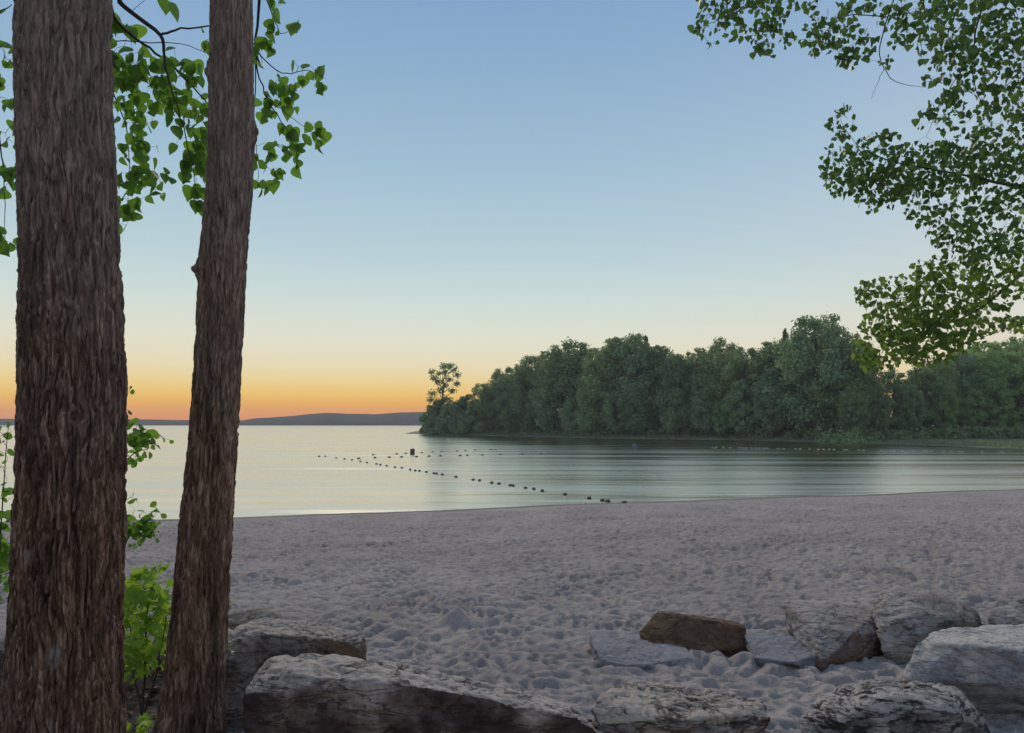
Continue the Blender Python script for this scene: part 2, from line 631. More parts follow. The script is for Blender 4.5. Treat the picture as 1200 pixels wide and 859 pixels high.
# ---------------------------------------------------------------- distant hills
def hills(name, pts, d, thick, label_mat):
    xs = np.arange(pts[0][0], pts[-1][0] + 1, 2.0)
    hy = np.interp(xs, [p[0] for p in pts], [p[1] for p in pts])
    top = (HZ - hy) / F * d
    wx = (xs - 600) / F * d
    q = np.stack([wx / 30.0, 0 * wx, 0 * wx], 1)
    top = np.maximum(top + 0.8 * fbm(q, 4) * np.clip(top / 5, 0, 1), -1.0)
    rows = []
    for fy, fz in ((0, -0.3), (0.02, 0.10), (0.15, 0.35), (0.4, 0.72), (0.7, 0.94), (1.0, 1.0), (1.6, 0.7), (2.2, -0.1)):
        z = top * fz + (H if fz == 1.0 else 0) * 1.0
        if 0 < fz < 1.0:
            z = z + 0.5 * fbm(np.stack([wx / 15.0, np.full_like(wx, fy * 9), 0 * wx], 1), 3)
        rows.append(np.stack([wx * (1 + fy * thick / d), np.full_like(wx, d + fy * thick), z], 1))
    v = np.concatenate(rows)
    return struct(name, mesh_np(name, v, grid_faces(len(rows), len(xs))), label_mat)


M_hill = plain('hill_forest', (0.045, 0.06, 0.04), 0.95, 0.25, 0.02, 0.0)
hills('hills', [(-900, 489), (-300, 491), (0, 489.5), (140, 490), (240, 491.5), (283, 492), (300, 489), (340, 486), (365, 482.5), (385, 481), (410, 482.5),
                (440, 483), (470, 480.5), (500, 479.5), (560, 481), (640, 484), (720, 488), (900, 492), (1300, 494)], 900, 200, M_hill)

# ---------------------------------------------------------------- wooded point: ground
def d_at(py):
    return H * F / (py - HZ)


SP = []      # shoreline of the point, tip first: (x, y, inland dx, inland dy)
for px, py in ((474, 508.2), (486, 508.6), (497, 509.0), (530, 510), (600, 511.3), (700, 513.6), (850, 515.6), (1000, 519.0), (1100, 522.5), (1200, 526.0)):
    dd = d_at(py)
    SP.append(((px - 600) / F * dd, dd))
SP += [(56, 66), (64, 56), (72, 50), (84, 47), (110, 47)]
INL = [(0.1, 1)] * 3 + [(0.2, 1)] * 3 + [(0.4, 1), (0.7, 0.8), (0.9, 0.5), (1, 0.4), (1, 0.3), (1, 0.4), (0.6, 1), (0.3, 1), (0.1, 1)]
spx = np.array([p[0] for p in SP])
spy = np.array([p[1] for p in SP])
u = np.linspace(0, len(SP) - 1, 140)
sx_ = np.interp(u, np.arange(len(SP)), spx)
sy_ = np.interp(u, np.arange(len(SP)), spy)
ix_ = np.interp(u, np.arange(len(SP)), [q[0] for q in INL])
iy_ = np.interp(u, np.arange(len(SP)), [q[1] for q in INL])
nn = np.hypot(ix_, iy_)
ix_, iy_ = ix_ / nn, iy_ / nn
jit = 0.5 * fbm(np.stack([sx_ * 0.25, sy_ * 0.25, 0 * sx_], 1), 3)
prof = [(-3, -0.6), (-0.6, -0.08), (0.3, 0.08), (1.0, 0.22), (2.2, 0.40), (4, 0.62), (7, 0.9), (12, 1.2), (20, 1.6), (35, 2.2), (60, 2.5), (110, 2.6)]
taper = np.interp(u, [0, 1, 2, 3, 6, 7, 8, 15], [0.35, 0.45, 0.9, 1, 1, 0.45, 0.22, 0.3])
rows = []
for o_, z_ in prof:
    zz = z_ * (taper if z_ > 0 else 1)
    zz = zz + (0.12 * fbm(np.stack([sx_ * 0.5, sy_ * 0.5, np.full_like(sx_, o_)], 1), 3) if o_ > 0.5 else 0)
    oo = o_ + (jit if o_ < 3 else 0)
    rows.append(np.stack([sx_ + ix_ * oo, sy_ + iy_ * oo, zz + 0 * sx_], 1))
m, t, b = mat_new('bank')
n1 = noise(t, 0.35, 4, 0.6, mapping(t))
n2 = noise(t, 2.2, 4, 0.6, mapping(t))
c = ramp(t, n1.outputs[0], [(0.38, (0.24, 0.22, 0.19)), (0.52, (0.13, 0.16, 0.085)), (0.68, (0.15, 0.19, 0.095))])
c = mix(t, 1.0, c, ramp(t, n2.outputs[0], [(0.3, g(0.7)), (0.7, g(1.2))]), 'MULTIPLY')
t.links.new(c, b.inputs['Base Color'])
b.inputs['Roughness'].default_value = 0.95
bump(t, b, n2.outputs[0], 0.6, 0.15)
struct('wooded_point', mesh_np('wooded_point', np.concatenate(rows), grid_faces(len(rows), len(u))), m)


def point_ground(x, y):
    """height of the wooded point's ground near its shore"""
    k = int(np.argmin((sx_ - x) ** 2 + (sy_ - y) ** 2))
    o_ = max(0.0, (x - sx_[k]) * ix_[k] + (y - sy_[k]) * iy_[k])
    return float(np.interp(o_, [p[0] for p in prof], [p[1] for p in prof])) * float(taper[k])

# ---------------------------------------------------------------- boulders
_ico = {}


def ico(level):
    if level not in _ico:
        bm = bmesh.new()
        bmesh.ops.create_icosphere(bm, subdivisions=level, radius=1.0)
        v = np.array([x.co[:] for x in bm.verts])
        f = np.array([[q.index for q in x.verts] for x in bm.faces])
        bm.free()
        _ico[level] = (v, f)
    return _ico[level]


def vnormals(v, f):
    fn = np.cross(v[f[:, 1]] - v[f[:, 0]], v[f[:, 2]] - v[f[:, 0]])
    n = np.zeros_like(v)
    for k in range(3):
        np.add.at(n, f[:, k], fn)
    return n / (np.linalg.norm(n, axis=1)[:, None] + 1e-12)


def boulder(name, label, pts, mat, level=6, sharp=16.0, lump=0.03, fine=0.010, strata=0.0, sdir=(0.1, 0.2, 1.0), sfreq=11.0, seed=0.0, crack=0.0, facets=10):
    """angular stone: the smooth intersection of the half-spaces of a point hull, then weathered"""
    pts = [Vector(p) for p in pts]
    bm = bmesh.new()
    for p in pts:
        bm.verts.new(p)
    res = bmesh.ops.convex_hull(bm, input=bm.verts)
    bm.normal_update()
    a = np.array([p[:] for p in pts])
    lo, hi = a.min(0), a.max(0)
    cen = (lo + hi) / 2 * 0.5 + a.mean(0) * 0.5
    half = (hi - lo) / 2
    pl = []
    for f in bm.faces:
        n = np.array(f.normal[:])
        p0 = np.array(f.verts[0].co[:])
        dist = float(np.dot(n, p0 - cen))
        if dist < 0:
            n, dist = -n, -dist
        pl.append((*n, max(dist, 1e-3)))
    bm.free()
    pl = np.array(pl)
    rq = np.random.default_rng(int(seed * 10) + 3)
    for _ in range(facets):                  # broken facets
        n = rq.normal(size=3)
        n /= np.linalg.norm(n)
        sup = float(((a - cen) @ n).max())
        pl = np.vstack([pl, [*n, sup * rq.uniform(0.88, 0.99)]])
    v, f = ico(level)
    dirs = v * half
    inv = np.maximum((dirs @ pl[:, :3].T) / pl[:, 3][None, :], 1e-4)
    sharp = sharp * 4.5
    mx = inv.max(1)[:, None]
    s = mx[:, 0] * np.power(np.power(inv / mx, sharp).sum(1), 1.0 / sharp)       # soft maximum of 1/r
    w = cen + dirs / s[:, None]
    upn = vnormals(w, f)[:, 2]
    for _ in range(1):
        n = vnormals(w, f)
        q = w + seed
        h = 0.55 * lump * fbm(q * 3.0, 3)
        h -= 0.8 * lump * sstep(0.12, 0.0, np.abs(fbm(q * 2.6 + 7, 3))) - 0.2 * lump
        w = w + n * h[:, None]
    n = vnormals(w, f)
    q = w + seed
    h = fine * fbm(q * 18, 4, 0.6) - 0.9 * fine * sstep(0.14, 0.0, np.abs(fbm(q * 11 + 3, 3)))
    if strata:
        sv = np.array(sdir) / np.linalg.norm(sdir)
        c_ = (w @ sv) * sfreq + 1.3 * fbm(q * 2.2, 3) + 0.35 * fbm(q * 9, 2)
        fr = c_ - np.floor(c_)
        led = sstep(0.0, 0.75, fr) - sstep(0.88, 1.0, fr)
        h += strata * (led - 0.5) * (0.5 + 0.8 * np.clip(fbm(q * 3 + 5, 2) + 0.35, 0, 1))
    if crack:
        f1, f2 = worley((q + 0.06 * np.stack([perlin(q * 5), perlin(q * 5 + 9), perlin(q * 5 + 19)], 1)) * np.array((3.5, 3.5, 6.0)))
        h -= crack * sstep(0.10, 0.0, f2 - f1)
    w = w + n * h[:, None]
    base = np.array((cen[0], cen[1], lo[2]))
    me = mesh_np(name, w - base, f)
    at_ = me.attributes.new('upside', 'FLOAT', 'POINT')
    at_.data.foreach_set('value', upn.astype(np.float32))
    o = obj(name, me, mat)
    o.location = base
    tag(o, label, 'rock')
    return o


GREY, PALE, DARK = (0.20, 0.195, 0.195), (0.40, 0.385, 0.37), (0.055, 0.048, 0.046)
BROWN, RUST = (0.115, 0.065, 0.032), (0.11, 0.04, 0.022)
M_slab = rock_mat('rock_dark_slab', (0.14, 0.104, 0.086), (0.38, 0.335, 0.285), (0.030, 0.022, 0.020), (0.042, 0.026, 0.022), 0.60, 0.6, (0.12, 0.25, 0), 1.0, 1.0, (0, -0.5, -0.5), 0.10)
M_lay = rock_mat('rock_layered', (0.26, 0.228, 0.19), (0.40, 0.35, 0.285), (0.035, 0.025, 0.02), (0.10, 0.055, 0.035), 0.35, 0.9, (0.05, 0.05, 0), 0.8, sw=0.04)
M_tan = rock_mat('rock_rounded', (0.20, 0.174, 0.15), (0.32, 0.284, 0.242), (0.05, 0.04, 0.034), (0.14, 0.080, 0.032), 0.5, 0.4, (0.2, -0.2, 0), 0.9, 1.0, (0.35, 0, 0), -0.03)
M_small = rock_mat('rock_sandy', (0.24, 0.195, 0.145), (0.33, 0.28, 0.22), (0.12, 0.09, 0.065), BROWN, 0.3, 0.3)
M_blue = rock_mat('rock_bluegrey', (0.195, 0.20, 0.208), (0.245, 0.248, 0.25), (0.13, 0.13, 0.133), (0.16, 0.10, 0.07), 0.3, 0.2, (0.1, 0.1, 0), 0.5, 1.0, (-0.6, 0, -0.4), -0.22)
M_brown = rock_mat('rock_brown', (0.115, 0.066, 0.032), (0.18, 0.115, 0.06), (0.05, 0.028, 0.018), (0.075, 0.036, 0.02), 0.5, 0.35, (1.2, 0.1, 0), 0.2, 1.0, (0.3, 0, 0), 0)
M_rust = rock_mat('rock_rust', (0.265, 0.236, 0.212), (0.38, 0.335, 0.29), (0.07, 0.06, 0.045), (0.12, 0.050, 0.026), 0.5, 0.4, (0.6, 0.5, 0), 0.6, 1.0, (0.55, -0.3, -0.7), 0.24)
M_fold = rock_mat('rock_folded', (0.22, 0.198, 0.176), (0.38, 0.335, 0.285), (0.04, 0.042, 0.036), (0.10, 0.088, 0.055), 0.5, 0.75, (0.5, 0.4, 0), 0.5, 1.0, (0.35, 0, 0), 0)
M_pale = rock_mat('rock_pale', (0.27, 0.28, 0.285), (0.45, 0.415, 0.37), (0.17, 0.17, 0.17), (0.055, 0.040, 0.030), 0.45, 0.3, (0.05, 0.1, 0), 1.0, 1.0, (0, 0, -1.6), 0.42)
M_streak = rock_mat('rock_streaked', (0.28, 0.258, 0.236), (0.42, 0.38, 0.335), (0.022, 0.019, 0.019), (0.03, 0.026, 0.025), 0.4, 1.0, (0.35, 0.15, 0), 0.6, 1.0, (0.6, 0, -0.3), 0.0, 0.055)

boulder('boulder', 'long dark foreground slab with pale top, right beside the thinner trunk',
        [P(284, 815, 3.66), P(293, 797, 3.75), P(314, 771, 3.98), P(372, 765, 4.05), P(432, 770, 4.05), P(490, 788, 4.05), P(572, 804, 4.05), P(640, 816, 4.02), P(700, 832, 3.98), P(717, 846, 3.85), P(712, 880, 3.7),
         P(335, 786, 3.72), P(400, 793, 3.70), P(480, 802, 3.68), P(572, 818, 3.68), P(680, 842, 3.7), P(290, 950, 3.64), P(700, 960, 3.68), P(300, 880, 4.35), P(420, 850, 4.4), P(680, 890, 4.3), P(500, 960, 3.6), P(400, 950, 3.6)],
        M_slab, 7, 24, 0.020, 0.010, 0.004, (0.14, -0.25, 1.0), 15, 1.0, 0.010, 3)
boulder('boulder', 'layered tan and grey slab with broken ledges, lower middle edge of the picture',
        [P(694, 822, 3.9), P(712, 806, 4.1), P(750, 799, 4.35), P(850, 808, 4.35), P(893, 822, 4.15), P(902, 836, 3.95), P(898, 880, 3.85), P(700, 850, 3.8), P(800, 842, 3.78),
         P(700, 950, 3.8), P(895, 950, 3.85), P(730, 900, 4.4), P(880, 900, 4.4)],
        M_lay, 7, 22, 0.010, 0.006, 0.022, (0.03, 0.10, 1.0), 13, 5.0, 0.008, 5)
boulder('boulder', 'rounded grey boulder with brown stained end, behind the long slab',
        [P(256, 790, 4.35), P(262, 752, 4.45), P(280, 730, 4.75), P(310, 723, 5.05), P(385, 729, 5.05), P(428, 740, 4.85), P(433, 762, 4.6), P(430, 800, 4.55), P(300, 740, 4.45), P(390, 748, 4.5),
         P(255, 860, 4.3), P(330, 870, 4.35), P(425, 840, 4.5), P(300, 800, 5.1), P(420, 800, 5.0)],
        M_tan, 7, 16, 0.016, 0.007, 0.006, (0.2, -0.3, 1.0), 10, 9.0, 0.012)
boulder('boulder', 'small low sandy brown rock farthest left, behind the rounded grey boulder',
        [P(262, 728, 6.4), P(275, 714, 6.55), P(305, 711, 6.7), P(328, 715, 6.6), P(334, 727, 6.5), P(270, 738, 6.4), P(330, 738, 6.45), P(300, 738, 6.9)],
        M_small, 5, 10, 0.02, 0.010, 0, seed=13)
boulder('boulder', 'flat blue grey stone slab lying in the sand in front of the brown wedge',
        [P(688, 745, 5.85), P(700, 736, 6.15), P(760, 743, 6.1), P(805, 754, 5.9), P(816, 771, 5.55), P(735, 780, 5.4), P(705, 773, 5.5),
         P(700, 790, 5.5), P(735, 792, 5.42), P(815, 785, 5.5), P(760, 775, 6.1), P(700, 765, 6.1)],
        M_blue, 6, 18, 0.010, 0.005, 0.004, seed=17, facets=5)
boulder('boulder', 'brown wedge shaped rock with straight top edge, in the middle of the sand',
        [P(748, 742, 5.95), P(768, 716, 6.05), P(776, 716, 6.2), P(830, 723, 6.2), P(866, 729, 6.15), P(874, 734, 6.0), P(879, 758, 5.85), P(815, 764, 5.75), P(760, 752, 5.85),
         P(755, 780, 5.9), P(870, 780, 5.85), P(780, 770, 6.35), P(868, 770, 6.3)],
        M_brown, 6, 26, 0.010, 0.006, 0.005, (1, 0.1, 0.3), 14, 21, 0.0, 4)
boulder('boulder', 'low blue grey slab wedged between the brown wedge and the rust stained rock',
        [P(872, 744, 5.9), P(885, 738, 6.05), P(930, 741, 6.05), P(962, 751, 5.8), P(958, 768, 5.55), P(925, 776, 5.4), P(885, 771, 5.55), P(880, 790, 5.6), P(955, 790, 5.5), P(920, 780, 6.1)],
        M_blue, 6, 16, 0.010, 0.005, 0.004, seed=27, facets=6)
boulder('boulder', 'rust stained rock with pinkish left face, touching the folded grey rock',
        [P(917, 704, 6.1), P(945, 702, 6.3), P(1000, 705, 6.25), P(1028, 716, 6.0), P(1036, 745, 5.75), P(1010, 768, 5.55), P(965, 777, 5.45), P(935, 752, 5.75), P(955, 735, 5.7), P(1000, 740, 5.6),
         P(930, 785, 5.9), P(1030, 790, 5.7), P(960, 790, 5.45), P(940, 770, 6.3), P(1025, 770, 6.2)],
        M_rust, 6, 34, 0.008, 0.005, 0.006, (0.5, 0.2, 0.8), 9, 31, 0.012, 5)
boulder('boulder', 'folded grey boulder with mossy right shoulder and pointed pale foot',
        [P(1019, 712, 5.95), P(1030, 697, 6.1), P(1060, 692, 6.25), P(1110, 696, 6.3), P(1145, 710, 6.2), P(1156, 730, 6.0), P(1075, 715, 5.75), P(1110, 725, 5.7), P(1034, 764, 5.55), P(1120, 775, 5.6), P(1030, 740, 5.65),
         P(1045, 785, 5.6), P(1150, 790, 5.8), P(1050, 770, 6.3), P(1150, 770, 6.3)],
        M_fold, 6, 32, 0.009, 0.006, 0.014, (-0.5, 0.2, 0.8), 9, 37, 0.012, 5)
boulder('boulder', 'olive grey rock cut off by the right edge of the picture',
        [P(1153, 722, 5.9), P(1163, 705, 6.1), P(1185, 700, 6.25), P(1240, 700, 6.3), P(1290, 716, 6.1), P(1290, 745, 5.9), P(1175, 735, 5.8), P(1160, 780, 5.8), P(1290, 785, 5.8), P(1200, 770, 6.4), P(1280, 770, 6.3)],
        M_fold, 6, 16, 0.028, 0.010, 0.012, (0.4, 0.2, 0.8), 9, 43)
boulder('boulder', 'largest pale flat topped block with blue grey front, at right edge',
        [P(1057, 790, 4.55), P(1074, 752, 4.6), P(1090, 741, 4.75), P(1120, 731, 5.0), P(1300, 733, 5.05), P(1380, 745, 4.9), P(1380, 800, 4.5), P(1130, 754, 4.42), P(1250, 768, 4.35), P(1370, 775, 4.35),
         P(1060, 800, 4.5), P(1130, 800, 4.38), P(1250, 806, 4.33), P(1110, 880, 4.85), P(1250, 890, 4.75), P(1370, 890, 4.75), P(1080, 860, 5.0), P(1370, 840, 5.1)],
        M_pale, 7, 30, 0.012, 0.006, 0.006, (0.05, 0.1, 1.0), 8, 51, 0.006, 4)
boulder('boulder', 'rounded streaked black and white boulder at the lower right edge',
        [P(935, 850, 3.85), P(955, 818, 3.95), P(985, 801, 4.1), P(1030, 794, 4.2), P(1080, 795, 4.2), P(1125, 803, 4.1), P(1150, 830, 3.95), P(1172, 870, 3.85), P(1040, 812, 3.75), P(980, 840, 3.68), P(1110, 830, 3.7),
         P(930, 940, 3.8), P(1040, 970, 3.55), P(1175, 940, 3.8), P(960, 880, 4.3), P(1140, 880, 4.3)],
        M_streak, 7, 9, 0.012, 0.006, 0.008, (0.35, -0.1, 1.0), 12, 61, 0.010, 18)

# ---------------------------------------------------------------- near trunks
def trunk_mesh(name, prof, d, nang, nz, cell, depth, z_lo, z_hi, seed, knobs=(), fit=1.0, shift=0.0):
    """prof: (py, left px, right px); an upright fissured trunk standing at distance d"""
    zz = np.array([H + (HZ - p[0]) / F * d for p in prof])[::-1]
    cx = np.array([((p[1] + p[2]) / 2 + shift - 600) / F * d for p in prof])[::-1]
    rr = np.array([(p[2] - p[1]) / 2 / F * d * fit for p in prof])[::-1]
    z = np.linspace(z_lo, z_hi, nz)
    cxx = np.interp(z, zz, cx)
    rrx = np.interp(z, zz, rr)
    ker = np.ones(25) / 25
    pad = lambda a: np.convolve(np.concatenate([np.full(12, a[0]), a, np.full(12, a[-1])]), ker, 'valid')
    cxx, rrx = pad(cxx), pad(rrx)
    # above the part that shows the bole runs on and narrows
    lo = zz.min()
    flare = 1 + 0.55 * np.exp(-(z - z_lo) / 0.16)
    nf = int(nang * 0.78)
    th = np.concatenate([np.linspace(-math.pi * 1.08, math.pi * 0.08, nf, endpoint=False), np.linspace(math.pi * 0.08, math.pi * 0.92, nang - nf, endpoint=False)])
    T, Z = np.meshgrid(th, z)
    R = np.repeat((rrx * flare)[:, None], nang, 1)
    CX = np.repeat(cxx[:, None], nang, 1)
    big = fbm(np.stack([np.cos(T).ravel() * 1.2, np.sin(T).ravel() * 1.2, Z.ravel() * 1.1], 1) + seed, 3).reshape(T.shape)
    R = R * (1 + 0.045 * big)
    for (kth, kz, kr, kh) in knobs:
        dth = np.angle(np.exp(1j * (T - kth))) * R
        q = np.hypot(dth / kr, (Z - kz) / (kr * 1.2))
        R = R + kh * np.exp(-(q ** 2) * 1.5) * (1 + 0.25 * np.sin(q * 9))
    p = np.stack([(R * np.cos(T)).ravel(), (R * np.sin(T)).ravel(), Z.ravel()], 1)
    q = p.copy() + seed
    pc = p / np.array((cell * 2, cell * 2, cell * 6))
    q[:, :2] += 0.45 * cell * np.stack([perlin(pc), perlin(pc + 40)], 1)
    q[:, 0] += 0.022 * perlin(np.stack([p[:, 0] * 6, p[:, 1] * 6, p[:, 2] * 2.2], 1))
    q[:, 1] += 0.022 * perlin(np.stack([p[:, 0] * 6, p[:, 1] * 6, p[:, 2] * 2.2], 1) + 5)
    f1, f2 = worley(q / np.array((cell, cell, cell * 7.5)))
    plate = sstep(0.0, 0.30, f2 - f1)
    n1 = fbm(q / np.array((cell * 1.6, cell * 1.6, cell * 12)), 2)
    n2 = fbm(q / np.array((cell * 0.9, cell * 0.9, cell * 8)) + 9, 2)
    fl = fbm(q / np.array((cell * 0.35, cell * 0.35, cell * 0.8)), 2)
    dep = depth * (0.65 + 0.35 * sstep(4.0, 2.0, p[:, 2]))
    disp = dep * (0.22 * plate + 0.68 * sstep(0.0, 0.22, np.abs(n1)) + 0.40 * sstep(0.0, 0.22, np.abs(n2)) + 0.16 * fl - 0.8)
    nrm_ = np.stack([np.cos(T).ravel(), np.sin(T).ravel(), 0 * T.ravel()], 1)
    w = p + nrm_ * disp[:, None]
    w[:, 0] += CX.ravel()
    w[:, 1] += d
    capv = np.array([[cxx[-1], d, z_hi + 0.1]])
    ncap = nang * nz
    w = np.concatenate([w, capv])
    top = (nz - 1) * nang + np.arange(nang)
    cap = np.stack([top, np.roll(top, -1), np.full(nang, ncap)], 1)
    return mesh_np(name, w, [grid_faces(nz, nang, True), cap])


M_bark1 = bark_mat('bark_old', (0.045, 0.026, 0.017), (0.150, 0.090, 0.060), (0.37, 0.255, 0.185), scar=((P(62, 770, 3.2), 0.03), (P(33, 652, 3.2), 0.02)))
M_bark2 = bark_mat('bark_young', (0.064, 0.038, 0.025), (0.19, 0.120, 0.080), (0.39, 0.28, 0.205), 0.14)
M_twig = plain('twig_bark', (0.045, 0.035, 0.03), 0.8, 0.2, 20)
M_leafL = leaf_mat('leaf_poplar', (0.055, 0.13, 0.022), (0.13, 0.27, 0.035), 0.55, (0.19, 0.40, 0.035))
M_leafR = leaf_mat('leaf_poplar_far', (0.045, 0.10, 0.030), (0.10, 0.19, 0.04), 0.45, (0.12, 0.24, 0.045))
M_leafS = leaf_mat('leaf_sapling', (0.16, 0.31, 0.03), (0.30, 0.48, 0.05), 0.5, (0.40, 0.60, 0.055))
M_leafT = leaf_mat('leaf_shrub', (0.07, 0.17, 0.03), (0.17, 0.34, 0.04), 0.5, (0.25, 0.48, 0.05))


def leaf_mesh(name, rows, mat, fold=0.10, curl=0.10, stem=0.0):
    """rows: (t, half width); base at the origin, tip along +Y, upper side +Z"""
    v, f = [], []
    for (tt, w) in rows:
        zc = -curl * tt * tt
        v += [(-w, tt, zc + fold * w * 2), (0, tt, zc), (w, tt, zc + fold * w * 2)]
    for k in range(len(rows) - 1):
        a = 3 * k
        f += [(a, a + 1, a + 4, a + 3), (a + 1, a + 2, a + 5, a + 4)]
    me = mesh_np(name, np.array(v), np.array(f))
    me.materials.append(mat)
    return me


POPLAR = [(0.0, 0.02), (0.0, 0.24), (0.09, 0.44), (0.28, 0.52), (0.50, 0.44), (0.70, 0.28), (0.86, 0.11), (1.0, 0.005)]
OVATE = [(0.0, 0.02), (0.15, 0.20), (0.40, 0.36), (0.65, 0.38), (0.88, 0.22), (1.0, 0.02)]


def lobed(name, mat, curl=0.1):
    """maple-like leaf: five pointed lobes, folded along the middle"""
    ang_ = [(-150, 0.30), (-118, 0.62), (-92, 0.38), (-60, 0.88), (-30, 0.46), (0, 1.0), (30, 0.46), (60, 0.88), (92, 0.38), (118, 0.62), (150, 0.30)]
    v = [(0, 0.30, 0)]
    for a, r in ang_:
        x, y = math.sin(math.radians(a)) * r * 0.62, 0.30 + math.cos(math.radians(a)) * r * 0.70
        v.append((x, y, -curl * (x * x + y * y) + 0.10 * abs(x)))
    f = [(0, k, k + 1) for k in range(1, len(v) - 1)] + [(0, len(v) - 1, 1)]
    me = mesh_np(name, np.array(v), np.array(f), smooth=False)
    me.materials.append(mat)
    return me


def leaf_set(rows, mat):
    return [leaf_mesh('leaf', rows, mat, fd, cu) for fd, cu in ((0.08, 0.05), (0.16, 0.18), (0.22, 0.30), (0.05, -0.12))]


def leaf_matrix(pos, size, down=1.0, spread=0.8, rr=random):
    tip = Vector((rr.uniform(-1, 1) * spread, rr.uniform(-1, 1) * spread, -down + rr.uniform(-0.4, 0.4)))
    if tip.length < 0.1:
        tip = Vector((0.3, 0.1, -1))
    tip.normalize()
    nrm_ = Vector((rr.gauss(0, 1), rr.gauss(0, 1), rr.gauss(0, 0.6) + 0.2))
    xa = tip.cross(nrm_)
    if xa.length < 1e-3:
        xa = tip.cross(Vector((1, 0, 0)))
    xa.normalize()
    za = xa.cross(tip)
    s = size * rr.uniform(0.6, 1.22)
    M = Matrix((xa * s, tip * s, za * s)).transposed().to_4x4()
    M.translation = pos
    return M


def foliage(parent, meshes, mat_twig, limbs, blobs, max_parts=300, stem_r=0.0012, rr=None, name_branch='branch', down=1.0, spread=0.8, origin=Vector((0, 0, 0))):
    """limbs: polylines of (point, radius) lists; blobs: (centre, rx, ry(depth), rz, n, leaf size).
    Leaves hang on stalks that branch off the nearest twig; nearest leaves become parts, the rest one piece."""
    rr = rr or random.Random(3)
    tb = Tubes()
    nodes = []
    for L in limbs:
        pts, rad_ = [Vector(p) for p, r in L], [r for p, r in L]
        # resample with a little waver
        q, qr = [], []
        for k in range(len(pts) - 1):
            seg = 5
            for j in range(seg):
                a = j / seg
                p0, p1, p2, p3 = pts[max(0, k - 1)], pts[k], pts[k + 1], pts[min(len(pts) - 1, k + 2)]
                p = 0.5 * ((2 * p1) + (p2 - p0) * a + (2 * p0 - 5 * p1 + 4 * p2 - p3) * a * a + (3 * p1 - p0 - 3 * p2 + p3) * a ** 3)
                if not (k == 0 and j == 0):
                    w_ = 0.003
                    p = p + Vector((rr.gauss(0, w_), rr.gauss(0, w_), rr.gauss(0, w_)))
                q.append(p)
                qr.append(rad_[k] * (1 - a) + rad_[k + 1] * a)
        q.append(pts[-1])
        qr.append(rad_[-1])
        tb.add(q, qr, 6)
        nodes += [p[:] for p, r_ in zip(q, qr) if r_ < 0.02]
    nodes = np.array(nodes)
    leaves = []
    for (c, rx, ry, rz, n, size) in blobs:
        loc = []
        while len(loc) < n:
            a = Vector((rr.uniform(-1, 1), rr.uniform(-1, 1), rr.uniform(-1, 1)))
            if a.length > 1:
                continue
            loc.append(Vector((c[0] + a.x * rx, c[1] + a.y * ry, c[2] + a.z * rz)))
        leaves += [(p, size) for p in loc]
    arr = np.array([p[:] for p, s in leaves])
    # nearest to a twig first, so that stalks grow outwards from it
    d0 = np.array([np.min(((nodes - a) ** 2).sum(1)) for a in arr])
    mats = []
    for k in np.argsort(d0):
        p = leaves[k][0]
        size = leaves[k][1]
        a = arr[k] + np.array((0, 0, size * 0.5))
        j = int(np.argmin(((nodes - a) ** 2).sum(1)))
        A = Vector(nodes[j])
        B = Vector(a)
        mid = A.lerp(B, 0.55) + Vector((rr.gauss(0, 1), rr.gauss(0, 1), rr.gauss(0, 0.6) + 0.5)) * (B - A).length * 0.10
        L = (B - A).length
        r0 = stem_r * (1 + min(L, 0.5) * 2.0)
        tb.add([A, mid, B], [r0, r0 * 0.8, stem_r * 0.6], 3)
        extra = [mid[:]] if L < 0.02 else [A.lerp(mid, 0.5)[:], mid[:], mid.lerp(B, 0.5)[:]]
        nodes = np.concatenate([nodes, np.array(extra), B[:][None] if False else np.array([B[:]])])
        mats.append((leaf_matrix(B, size, down, spread, rr), B.y))
    br = obj(name_branch, tb.mesh(name_branch), mat_twig, parent)
    br.location = -origin
    mats.sort(key=lambda q: q[1])
    step = max(1.0, len(mats) / max_parts) if max_parts else 1
    near = mats[:max_parts]
    rest = mats[max_parts:]
    for k, (M, y) in enumerate(near):
        o = bpy.data.objects.new('leaf', meshes[k % len(meshes)])
        C.objects.link(o)
        o.parent = br
        o.matrix_basis = M
    if rest:
        vs, fs, n0 = [], [], 0
        cache = []
        for me in meshes:
            v = np.array([x.co[:] for x in me.vertices])
            f = [np.array([p.vertices[:] for p in me.polygons])]
            cache.append((v, f[0]))
        for k, (M, y) in enumerate(rest):
            v, f = cache[k % len(cache)]
            A = np.array(M)
            vs.append(v @ A[:3, :3].T + A[:3, 3])
            fs.append(f + n0)
            n0 += len(v)
        o = obj('foliage', mesh_np('foliage', np.concatenate(vs), np.concatenate(fs)), meshes[0].materials[0], parent)
        o.location = -origin
        o['kind'] = 'stuff'
    return br


def pxblob(px, py, rx, ry, d, dsp, n, size):
    return (P(px, py, d), rx / F * d, dsp, ry / F * d, n, size)


def pline(pts):
    """(px, py, d, radius in metres)"""
    return [(P(a, b_, d), r) for a, b_, d, r in pts]


